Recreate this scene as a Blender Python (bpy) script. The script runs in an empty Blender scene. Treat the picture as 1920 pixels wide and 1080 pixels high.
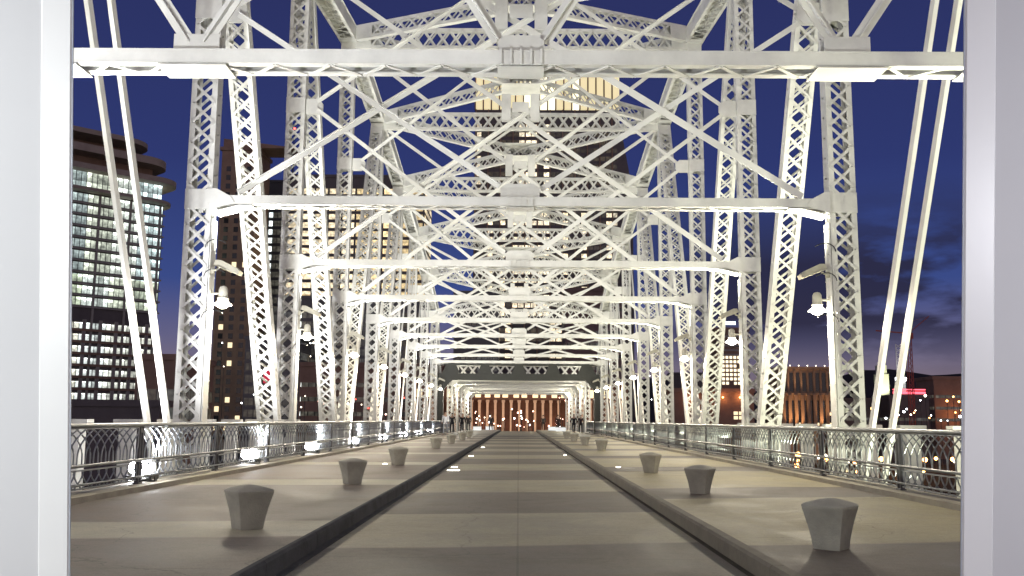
import bpy, math, random
from mathutils import Vector, Matrix
random.seed(7)
D = bpy.data
S = bpy.context.scene
COL = S.collection
R = math.radians

# ------------------------------------------------------------------ camera
F = 1750.0                      # focal length in pixels of a 1920 wide picture
EYE = 1.18                      # eye above the pavement (pavement top is z = 0)
PITCH = math.atan(247.0 / F)
camd = D.cameras.new('camera')
cam = D.objects.new('camera', camd)
COL.objects.link(cam)
camd.sensor_width = 36.0
camd.lens = 36.0 * F / 1920.0
camd.clip_start = 0.1
camd.clip_end = 6000.0
CAMROT = Matrix.Rotation(math.atan(14.0 / F), 4, 'Z') @ Matrix.Rotation(math.pi / 2 + PITCH, 4, 'X')
cam.matrix_world = Matrix.Translation((0, 0, EYE)) @ CAMROT @ Matrix.Rotation(R(0.45), 4, 'Z')
S.camera = cam
S.render.resolution_x, S.render.resolution_y = 1024, 576

def gx(px, Y):                   # lateral metres for a picture column at distance Y
    return (px - 974.0) / F * Y * 0.992
def gz(py, Y):                   # height for a picture row at distance Y
    return EYE + Y * math.tan(math.atan((540.0 - py) / F) + PITCH)

# ------------------------------------------------------------------ materials
def mat(name, col, rough=0.6, metal=0.0, var=0.12, scale=3.0, bump=0.0, dark=None, spec=0.5):
    m = D.materials.new(name); m.use_nodes = True
    nt = m.node_tree; b = nt.nodes['Principled BSDF']
    b.inputs['Roughness'].default_value = rough
    b.inputs['Metallic'].default_value = metal
    b.inputs['Specular IOR Level'].default_value = spec
    tc = nt.nodes.new('ShaderNodeTexCoord')
    n = nt.nodes.new('ShaderNodeTexNoise')
    n.inputs['Scale'].default_value = scale; n.inputs['Detail'].default_value = 8; n.inputs['Roughness'].default_value = 0.65
    nt.links.new(tc.outputs['Object'], n.inputs['Vector'])
    r = nt.nodes.new('ShaderNodeValToRGB')
    d = dark or tuple(c * (1 - 2.2 * var) for c in col)
    r.color_ramp.elements[0].position = 0.3; r.color_ramp.elements[0].color = (*d, 1)
    r.color_ramp.elements[1].position = 0.62; r.color_ramp.elements[1].color = (*col, 1)
    nt.links.new(n.outputs['Fac'], r.inputs['Fac'])
    nt.links.new(r.outputs['Color'], b.inputs['Base Color'])
    if bump:
        n2 = nt.nodes.new('ShaderNodeTexNoise'); n2.inputs['Scale'].default_value = scale * 14; n2.inputs['Detail'].default_value = 6
        nt.links.new(tc.outputs['Object'], n2.inputs['Vector'])
        bp = nt.nodes.new('ShaderNodeBump'); bp.inputs['Strength'].default_value = bump; bp.inputs['Distance'].default_value = 0.02
        nt.links.new(n2.outputs['Fac'], bp.inputs['Height'])
        nt.links.new(bp.outputs['Normal'], b.inputs['Normal'])
    return m

def emit(name, col, strength):
    m = D.materials.new(name); m.use_nodes = True
    b = m.node_tree.nodes['Principled BSDF']
    b.inputs['Base Color'].default_value = (*[c * 0.5 for c in col], 1)
    b.inputs['Emission Color'].default_value = (*col, 1)
    b.inputs['Emission Strength'].default_value = strength
    return m

def lit_window(name, cols, strength, cell=(1.5, 3.0), lit=0.7, wall=(0.02, 0.022, 0.025), glow=False):
    """glass strip whose rooms are lit or dark at random (cells follow the object's own axes)"""
    m = D.materials.new(name); m.use_nodes = True
    nt = m.node_tree; L = nt.links.new; b = nt.nodes['Principled BSDF']
    b.inputs['Base Color'].default_value = (*wall, 1); b.inputs['Roughness'].default_value = 0.12
    tc = nt.nodes.new('ShaderNodeTexCoord')
    sp = nt.nodes.new('ShaderNodeSeparateXYZ'); L(tc.outputs['Object'], sp.inputs[0])
    def mth(op, a, bb=None):
        q = nt.nodes.new('ShaderNodeMath'); q.operation = op
        for i, v in enumerate((a, bb)):
            if v is None: continue
            if isinstance(v, (int, float)): q.inputs[i].default_value = v
            else: L(v, q.inputs[i])
        return q.outputs[0]
    u = mth('ADD', sp.outputs['X'], sp.outputs['Y'])
    def cells(w, h):
        cx = mth('FLOOR', mth('DIVIDE', u, w)); cz = mth('FLOOR', mth('DIVIDE', sp.outputs['Z'], h))
        cb = nt.nodes.new('ShaderNodeCombineXYZ'); L(cx, cb.inputs[0]); L(cz, cb.inputs[1])
        wn = nt.nodes.new('ShaderNodeTexWhiteNoise'); wn.noise_dimensions = '3D'; L(cb.outputs[0], wn.inputs['Vector'])
        return wn
    big = cells(cell[0] * 5, cell[1]); small = cells(cell[0], cell[1])
    v = mth('ADD', mth('MULTIPLY', big.outputs['Value'], 0.55), mth('MULTIPLY', small.outputs['Value'], 0.45))
    on = mth('GREATER_THAN', v, 1 - lit)
    # mullions
    fr = mth('FRACT', mth('DIVIDE', u, cell[0]))
    mu = mth('GREATER_THAN', fr, 0.14)
    nz = nt.nodes.new('ShaderNodeTexNoise'); nz.inputs['Scale'].default_value = 0.9; nz.inputs['Detail'].default_value = 5
    L(tc.outputs['Object'], nz.inputs['Vector'])
    br = mth('MULTIPLY', mth('POWER', mth('ADD', nz.outputs['Fac'], 0.32), 3.0), mth('ADD', mth('MULTIPLY', small.outputs['Value'], 0.9), 0.35))
    st = mth('MULTIPLY', mth('MULTIPLY', mth('ADD', mth('MULTIPLY', on, 1.0), 0.05), mu), mth('MULTIPLY', br, strength))
    if glow:                      # ceiling lamps: rooms are brighter towards the top of each storey
        fz = mth('FRACT', mth('DIVIDE', mth('SUBTRACT', sp.outputs['Z'], 1.0), 3.3))
        lampz = mth('MULTIPLY', mth('GREATER_THAN', fz, 0.66), mth('GREATER_THAN', small.outputs['Value'], 0.45))
        st = mth('MULTIPLY', st, mth('ADD', mth('ADD', mth('MULTIPLY', fz, 0.7), 0.3), mth('MULTIPLY', lampz, 0.9)))
    rp = nt.nodes.new('ShaderNodeValToRGB'); rp.color_ramp.interpolation = 'LINEAR'
    rp.color_ramp.elements[0].color = (*cols[0], 1); rp.color_ramp.elements[1].color = (*cols[-1], 1)
    if len(cols) == 3:
        e = rp.color_ramp.elements.new(0.5); e.color = (*cols[1], 1)
    L(big.outputs['Value'], rp.inputs['Fac'])
    L(rp.outputs['Color'], b.inputs['Emission Color']); L(st, b.inputs['Emission Strength'])
    return m

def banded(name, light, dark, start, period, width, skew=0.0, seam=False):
    """concrete with lighter and darker bands across the deck"""
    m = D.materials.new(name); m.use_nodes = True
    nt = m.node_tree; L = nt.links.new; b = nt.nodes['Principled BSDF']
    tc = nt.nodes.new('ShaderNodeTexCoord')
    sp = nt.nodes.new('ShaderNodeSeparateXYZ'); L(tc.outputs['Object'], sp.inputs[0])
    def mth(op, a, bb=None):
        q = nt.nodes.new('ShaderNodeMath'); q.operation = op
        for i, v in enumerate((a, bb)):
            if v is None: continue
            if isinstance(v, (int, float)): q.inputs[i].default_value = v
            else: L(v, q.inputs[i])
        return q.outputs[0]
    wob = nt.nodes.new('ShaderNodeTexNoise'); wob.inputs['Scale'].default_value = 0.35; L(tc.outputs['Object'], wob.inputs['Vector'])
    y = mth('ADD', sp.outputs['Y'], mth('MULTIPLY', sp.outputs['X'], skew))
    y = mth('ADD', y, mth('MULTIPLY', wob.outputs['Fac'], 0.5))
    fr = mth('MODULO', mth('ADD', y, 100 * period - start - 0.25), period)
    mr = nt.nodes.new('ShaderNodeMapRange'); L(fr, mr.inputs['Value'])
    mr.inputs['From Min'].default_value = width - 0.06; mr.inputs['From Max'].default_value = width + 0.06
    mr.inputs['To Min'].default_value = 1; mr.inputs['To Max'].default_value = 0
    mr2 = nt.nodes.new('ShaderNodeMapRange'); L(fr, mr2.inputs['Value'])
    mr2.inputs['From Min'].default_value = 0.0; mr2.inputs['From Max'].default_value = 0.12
    msk = mth('MULTIPLY', mr.outputs[0], mr2.outputs[0])  # lighter bands across the deck, darker tone between them
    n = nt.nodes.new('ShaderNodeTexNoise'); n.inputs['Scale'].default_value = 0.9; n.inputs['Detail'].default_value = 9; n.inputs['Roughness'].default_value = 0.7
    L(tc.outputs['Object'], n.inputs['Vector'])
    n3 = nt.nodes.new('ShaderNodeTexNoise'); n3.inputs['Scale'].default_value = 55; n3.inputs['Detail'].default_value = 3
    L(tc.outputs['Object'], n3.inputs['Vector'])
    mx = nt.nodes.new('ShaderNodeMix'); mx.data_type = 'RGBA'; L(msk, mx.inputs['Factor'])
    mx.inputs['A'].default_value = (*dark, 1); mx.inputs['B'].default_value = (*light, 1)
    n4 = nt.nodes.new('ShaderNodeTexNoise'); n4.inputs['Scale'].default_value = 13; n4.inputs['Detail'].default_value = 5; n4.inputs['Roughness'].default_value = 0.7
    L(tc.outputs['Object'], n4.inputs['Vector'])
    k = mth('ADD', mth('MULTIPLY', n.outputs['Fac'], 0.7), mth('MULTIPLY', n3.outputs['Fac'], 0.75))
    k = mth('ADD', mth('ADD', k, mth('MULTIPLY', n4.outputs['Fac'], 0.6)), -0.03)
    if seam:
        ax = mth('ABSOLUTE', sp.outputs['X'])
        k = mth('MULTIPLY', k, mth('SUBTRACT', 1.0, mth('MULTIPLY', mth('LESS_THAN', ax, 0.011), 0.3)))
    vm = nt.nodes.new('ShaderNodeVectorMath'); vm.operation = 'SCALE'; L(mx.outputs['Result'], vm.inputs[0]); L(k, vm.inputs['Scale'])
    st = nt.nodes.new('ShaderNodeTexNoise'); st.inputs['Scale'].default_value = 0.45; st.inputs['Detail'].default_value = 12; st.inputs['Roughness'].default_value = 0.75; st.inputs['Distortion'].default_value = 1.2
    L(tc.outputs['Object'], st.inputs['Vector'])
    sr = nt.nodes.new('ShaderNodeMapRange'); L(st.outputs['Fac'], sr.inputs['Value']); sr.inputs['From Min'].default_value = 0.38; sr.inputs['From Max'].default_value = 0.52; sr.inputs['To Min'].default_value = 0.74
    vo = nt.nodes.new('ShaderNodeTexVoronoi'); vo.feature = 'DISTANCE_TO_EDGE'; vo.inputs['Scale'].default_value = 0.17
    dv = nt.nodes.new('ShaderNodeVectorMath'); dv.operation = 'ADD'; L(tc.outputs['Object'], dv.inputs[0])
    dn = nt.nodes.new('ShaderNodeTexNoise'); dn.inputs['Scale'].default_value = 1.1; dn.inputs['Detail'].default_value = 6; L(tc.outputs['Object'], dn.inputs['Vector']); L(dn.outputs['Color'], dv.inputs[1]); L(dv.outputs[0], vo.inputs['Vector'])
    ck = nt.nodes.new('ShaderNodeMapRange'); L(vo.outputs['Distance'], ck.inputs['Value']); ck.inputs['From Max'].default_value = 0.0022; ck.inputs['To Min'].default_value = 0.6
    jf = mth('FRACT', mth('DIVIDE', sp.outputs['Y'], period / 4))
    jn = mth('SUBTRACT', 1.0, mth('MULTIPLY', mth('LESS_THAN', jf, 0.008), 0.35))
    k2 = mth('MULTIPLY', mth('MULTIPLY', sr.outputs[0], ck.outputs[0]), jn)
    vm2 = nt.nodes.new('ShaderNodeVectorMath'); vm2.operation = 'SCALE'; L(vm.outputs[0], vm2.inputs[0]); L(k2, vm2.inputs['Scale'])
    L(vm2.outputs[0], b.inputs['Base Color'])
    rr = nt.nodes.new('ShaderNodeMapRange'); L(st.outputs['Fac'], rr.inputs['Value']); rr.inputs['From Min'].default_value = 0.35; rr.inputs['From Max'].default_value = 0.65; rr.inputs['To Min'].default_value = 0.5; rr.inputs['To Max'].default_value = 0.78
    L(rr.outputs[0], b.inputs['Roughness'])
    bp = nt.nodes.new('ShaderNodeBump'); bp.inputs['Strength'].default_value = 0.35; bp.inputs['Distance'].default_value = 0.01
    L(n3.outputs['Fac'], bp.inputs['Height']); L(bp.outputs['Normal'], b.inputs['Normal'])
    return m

M = {}
M['steel'] = mat('white painted steel', (0.74, 0.74, 0.69), 0.42, 0, 0.10, 1.3, 0.08)
M['rod'] = mat('white painted bar', (0.76, 0.76, 0.71), 0.4, 0, 0.05, 2.0, 0.04)
M['portal'] = mat('dark olive painted steel', (0.022, 0.024, 0.019), 0.55, 0, 0.15, 1.4, 0.08)  # one very dark olive tone over the whole portal
M['rail'] = mat('grey satin metal', (0.20, 0.21, 0.22), 0.36, 0.6, 0.1, 4.0)
M['infill'] = mat('grey painted wrought metal', (0.33, 0.35, 0.36), 0.4, 0.45, 0.1, 6.0)
M['railpost'] = mat('dark grey painted metal', (0.11, 0.11, 0.115), 0.4, 0.4, 0.1, 4.0)
M['concrete'] = mat('pale cast concrete', (0.42, 0.41, 0.35), 0.75, 0, 0.12, 5.0, 0.35)
M['kerbstone'] = mat('pale edge concrete', (0.40, 0.365, 0.29), 0.75, 0, 0.12, 2.5, 0.3)
M['gutter_shade'] = mat('gutter shadow tone', (0.06, 0.054, 0.045), 0.9, 0, 0.15, 3.0, 0.3, spec=0.15)
M['kerb_mid'] = mat('shaded kerb concrete', (0.15, 0.13, 0.10), 0.75, 0, 0.15, 2.5, 0.3)  # right kerb: the weaker light on its face is put into this colour
M['kerb_dark'] = mat('dark kerb', (0.075, 0.076, 0.085), 0.95, 0, 0.15, 3.0, 0.3, spec=0.15)  # dark tone of the left kerb and left gutter strip
M['frame'] = mat('white lacquered wood', (0.80, 0.80, 0.80), 0.35, 0, 0.015, 1.2, 0.02)
M['wall'] = mat('pale grey wall paint', (0.60, 0.60, 0.615), 0.8, 0, 0.015, 1.0, 0.03)
M['lampbody'] = mat('cream lamp metal', (0.55, 0.53, 0.44), 0.4, 0, 0.08, 5.0)
M['flood'] = mat('cream floodlight housing', (0.45, 0.43, 0.34), 0.5, 0, 0.12, 6.0)
M['cable'] = mat('black cable', (0.02, 0.02, 0.02), 0.6)
M['lampglow'] = emit('lamp glass', (1.0, 0.93, 0.80), 14.0)
M['uplens_l'] = emit('uplight lens', (0.95, 0.96, 1.0), 60.0)
M['uplens_r'] = emit('uplight lens warm', (1.0, 0.95, 0.75), 12.0)
M['gutter'] = emit('recessed deck light', (1.0, 0.96, 0.85), 9.0)
M['black'] = mat('black metal', (0.02, 0.02, 0.022), 0.5)
M['water'] = mat('dark river water', (0.010, 0.012, 0.018), 0.12, 0, 0.1, 0.2, 0.5)
M['ground'] = mat('dark earth', (0.035, 0.03, 0.027), 0.95, 0, 0.2, 0.05)
M['hill'] = mat('wooded hill', (0.03, 0.028, 0.03), 0.95, 0, 0.2, 0.02)
M['leaf'] = mat('dark leaves', (0.045, 0.055, 0.03), 0.8, 0, 0.25, 2.0)
M['bark'] = mat('bark', (0.06, 0.045, 0.035), 0.9, 0, 0.2, 5.0)

# ------------------------------------------------------------------ mesh helpers
class MB:
    def __init__(self): self.v = []; self.f = []; self.sm = False
    def add(self, vs, fs):
        o = len(self.v); self.v += [tuple(p) for p in vs]; self.f += [tuple(i + o for i in q) for q in fs]
    def obox(self, c, ax, ay, az):
        """box: centre and three half-extent vectors"""
        c = Vector(c); vs = []
        for sx in (-1, 1):
            for sy in (-1, 1):
                for sz in (-1, 1): vs.append(c + ax * sx + ay * sy + az * sz)
        self.add(vs, [(0, 1, 3, 2), (4, 6, 7, 5), (0, 4, 5, 1), (2, 3, 7, 6), (0, 2, 6, 4), (1, 5, 7, 3)])
    def box(self, x0, x1, y0, y1, z0, z1):
        self.obox(((x0 + x1) / 2, (y0 + y1) / 2, (z0 + z1) / 2), Vector(((x1 - x0) / 2, 0, 0)), Vector((0, (y1 - y0) / 2, 0)), Vector((0, 0, (z1 - z0) / 2)))
    def bar(self, p0, p1, w, d, wdir=None):
        """bar between two points; w across wdir, d across the third direction"""
        p0, p1 = Vector(p0), Vector(p1); u = (p1 - p0)
        if u.length < 1e-6: return
        h = u / 2; u = u.normalized()
        wd = Vector(wdir) if wdir else (Vector((0, 0, 1)) if abs(u.z) < 0.9 else Vector((1, 0, 0)))
        wd = (wd - u * wd.dot(u)).normalized(); dd = u.cross(wd)
        self.obox((p0 + p1) / 2, h, wd * (w / 2), dd * (d / 2))
    def tube(self, pts, r, n=8, cap=True):
        pts = [Vector(p) for p in pts]; o = len(self.v)
        for i, p in enumerate(pts):
            a = pts[max(i - 1, 0)]; b = pts[min(i + 1, len(pts) - 1)]; u = (b - a).normalized()
            s = Vector((0, 0, 1)) if abs(u.z) < 0.9 else Vector((1, 0, 0))
            w = u.cross(s).normalized(); t = w.cross(u); rr = r[i] if isinstance(r, (list, tuple)) else r
            for k in range(n):
                an = 2 * math.pi * k / n; self.v.append(tuple(p + w * (rr * math.cos(an)) + t * (rr * math.sin(an))))
        for i in range(len(pts) - 1):
            for k in range(n):
                self.f.append((o + i * n + k, o + i * n + (k + 1) % n, o + (i + 1) * n + (k + 1) % n, o + (i + 1) * n + k))
        if cap:
            self.f.append(tuple(o + k for k in range(n))[::-1]); self.f.append(tuple(o + (len(pts) - 1) * n + k for k in range(n)))
    def lathe(self, prof, n=24, c=(0, 0, 0)):
        o = len(self.v)
        for (r, z) in prof:
            for k in range(n):
                a = 2 * math.pi * k / n; self.v.append((c[0] + r * math.cos(a), c[1] + r * math.sin(a), c[2] + z))
        for i in range(len(prof) - 1):
            for k in range(n):
                self.f.append((o + i * n + k, o + i * n + (k + 1) % n, o + (i + 1) * n + (k + 1) % n, o + (i + 1) * n + k))
        self.f.append(tuple(o + k for k in range(n))[::-1]); self.f.append(tuple(o + (len(prof) - 1) * n + k for k in range(n)))
    def prism(self, poly, ext):
        """polygon (3D points) extruded by vector ext"""
        n = len(poly); e = Vector(ext); vs = [Vector(p) for p in poly] + [Vector(p) + e for p in poly]
        fs = [tuple(range(n))[::-1], tuple(range(n, 2 * n))] + [(i, (i + 1) % n, n + (i + 1) % n, n + i) for i in range(n)]
        self.add(vs, fs)
    def build(self, name, material, parent=None, smooth=False, loc=None):
        me = D.meshes.new(name); me.from_pydata(self.v, [], self.f); me.validate(); me.update()
        me.materials.append(material)
        import bmesh
        bm = bmesh.new(); bm.from_mesh(me); bmesh.ops.recalc_face_normals(bm, faces=bm.faces); bm.to_mesh(me); bm.free()
        if smooth:
            for p in me.polygons: p.use_smooth = True
            try: me.set_sharp_from_angle(angle=R(38))
            except Exception: pass
        o = D.objects.new(name, me); COL.objects.link(o)
        if parent: o.parent = parent
        if loc: o.location = loc
        return o

def tag(o, label=None, cat=None, group=None, kind=None):
    if label: o['label'] = label
    if cat: o['category'] = cat
    if group: o['group'] = group
    if kind: o['kind'] = kind
    return o
def empty(name, loc=(0, 0, 0), rz=0.0):
    o = D.objects.new(name, None); COL.objects.link(o); o.location = loc; o.rotation_euler = (0, 0, rz); o.empty_display_size = 0.3
    return o
def copy_tree(o, parent=None):
    c = o.copy(); COL.objects.link(c)
    if parent: c.parent = parent
    for ch in o.children:
        copy_tree(ch, c)
    return c
def lamp(name, kind, loc, energy, color, parent=None, **kw):
    l = D.lights.new(name, kind); l.energy = energy; l.color = color
    for k, v in kw.items(): setattr(l, k, v)
    o = D.objects.new(name, l); COL.objects.link(o); o.location = loc
    if parent: o.parent = parent
    return o
def aim(o, src, dst):
    o.rotation_euler = (Vector(dst) - Vector(src)).to_track_quat('-Z', 'Y').to_euler()

def lattice(p0, p1, W, Dp, wdir, pitch=0.46, bar=0.06, flange=0.09, rivets=False, end=0.35, double=True):
    """riveted laced member: two channels, lacing bars on both open faces"""
    b = MB(); p0, p1 = Vector(p0), Vector(p1); L = (p1 - p0).length; u = (p1 - p0) / L
    w = Vector(wdir); w = (w - u * w.dot(u)).normalized(); d = u.cross(w)
    mid = (p0 + p1) / 2
    for s in (-1, 1):
        b.obox(mid + w * (s * W / 2), u * (L / 2), w * 0.014, d * (Dp / 2))                                    # web
        for t in (-1, 1):
            b.obox(mid + w * (s * (W / 2 - flange / 2 - 0.014)) + d * (t * (Dp / 2 - 0.011)), u * (L / 2), w * (flange / 2), d * 0.010)   # flange
    for t in (-1, 1):
        for q in (0, 1):                                                                                     # tie plates
            c = p0 + u * (end / 2) if q == 0 else p1 - u * (end / 2)
            b.obox(c + d * (t * (Dp / 2 + 0.008)), u * (end / 2), w * (W / 2 + 0.012), d * 0.007)
        n = max(2, int(round((L - 2 * end) / pitch))); st = (L - 2 * end) / n; hw = W / 2 - 0.03
        for i in range(n):
            a = p0 + u * (end + i * st); e = p0 + u * (end + (i + 1) * st)
            sg = 1 if i % 2 else -1
            o1 = d * (t * (Dp / 2 + 0.007)); o2 = d * (t * (Dp / 2 + 0.0205))
            b.bar(a - w * (sg * hw) + o1, e + w * (sg * hw) + o1, bar, 0.012, u.cross(d))
            if double: b.bar(a + w * (sg * hw) + o2, e - w * (sg * hw) + o2, bar, 0.012, u.cross(d))
            if rivets:
                for s in (-1, 1):
                    b.obox(a + w * (s * (W / 2 - 0.035)) + d * (t * (Dp / 2 + 0.03)), u * 0.016, w * 0.016, d * 0.010)
                    b.obox(a + u * (st / 2) + w * (s * (W / 2 + 0.020)), u * 0.018, w * 0.010, d * 0.018)
    return b

# ------------------------------------------------------------------ the truss span
W2 = 6.9                        # half width between truss centre lines
A1 = 19.7; LP = 8.0             # first post in view and panel length
def YK(k): return A1 + (k - 1) * LP
TOP = {-2: 8.6, -1: 10.6, 0: 12.0, 1: 13.3, 2: 14.4, 3: 15.2, 4: 14.4, 5: 13.3, 6: 12.0, 7: 10.6, 8: 8.6}
TOP = {k: v + EYE for k, v in TOP.items()}
ZS = 4.62 + EYE                 # portal strut level
ZB = -1.9                       # bottom chord
XV = Vector((1, 0, 0)); YV = Vector((0, 1, 0)); ZV = Vector((0, 0, 1))
span = empty('truss_span', (0, 0, 0))
tag(span, 'white riveted steel lattice truss span with crossed braces arching over the walkway', 'bridge')
KS = list(range(-2, 9))
first_post = None
for s in (-1, 1):
    for k in KS:
        y = YK(k); x = s * W2
        near = k <= 2
        b = lattice((x, y, ZB), (x, y, TOP[k] - 0.25), 0.54 if k < 5 else 0.52, 0.34, XV, 0.45, 0.058, rivets=near, end=0.4)
        # plates where the strut meets the post
        for t in (-1, 1):
            b.obox((x, y + t * 0.1925, ZS + 0.02), XV * 0.288, YV * 0.008, ZV * 0.22)
            b.obox((x, y + t * 0.1925, (ZS + TOP[k]) / 2), XV * 0.288, YV * 0.008, ZV * 0.24)
        b.build('post', M['steel'], span)
        if k <= 3:              # diagonals fall towards mid span
            if k >= 1 and k < 3:
                lattice((x, y + 0.25, TOP[k] - 0.4), (x, YK(k + 1) - 0.25, ZB), 0.56, 0.32, XV, 0.45, 0.058, rivets=near, end=0.6).build('diagonal', M['steel'], span)
            elif k < 1:
                b = MB()
                for q in (-1, 1):
                    b.bar((x + q * 0.19, y + 0.2, TOP[k] - 0.4), (x + q * 0.19, YK(k + 1) - 0.2, ZB), 0.07, 0.17, XV)
                b.build('twin_eyebar', M['rod'], span)
        else:
            if k in (4, 5):
                lattice((x, y - 0.25, TOP[k] - 0.4), (x, YK(k - 1) + 0.25, ZB), 0.54, 0.32, XV, 0.45, 0.058, end=0.6).build('diagonal', M['steel'], span)
            else:
                b = MB()
                for q in (-1, 1):
                    b.bar((x + q * 0.19, y - 0.2, TOP[k] - 0.4), (x + q * 0.19, YK(k - 1) + 0.2, ZB), 0.07, 0.17, XV)
                b.build('twin_eyebar', M['rod'], span)
    # top chord, laced underneath, plated above
    for k in KS[:-1]:
        p0 = Vector((s * W2, YK(k), TOP[k])); p1 = Vector((s * W2, YK(k + 1), TOP[k + 1]))
        u = (p1 - p0).normalized(); d = XV.cross(u) if XV.cross(u).z > 0 else u.cross(XV)
        b = lattice(p0, p1, 0.66, 0.5, XV, 0.34, 0.055, end=0.7, double=False)
        b.obox((p0 + p1) / 2 + d * 0.285, (p1 - p0) / 2, XV * 0.37, d * 0.012)
        b.build('top_chord', M['steel'], span)
    # inclined end posts
    for (k, e) in ((8, YK(9)), (-2, YK(-3))):
        lattice((s * W2, YK(k), TOP[k]), (s * W2, e, ZB), 0.66, 0.5, XV, 0.4, 0.06, end=0.7).build('end_post', M['steel'], span)
    b = MB()
    b.box(s * W2 - 0.3, s * W2 - 0.24, YK(-3), YK(9), ZB - 0.25, ZB + 0.25); b.box(s * W2 + 0.24, s * W2 + 0.3, YK(-3), YK(9), ZB - 0.25, ZB + 0.25)
    b.build('bottom_chord', M['steel'], span)

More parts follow.
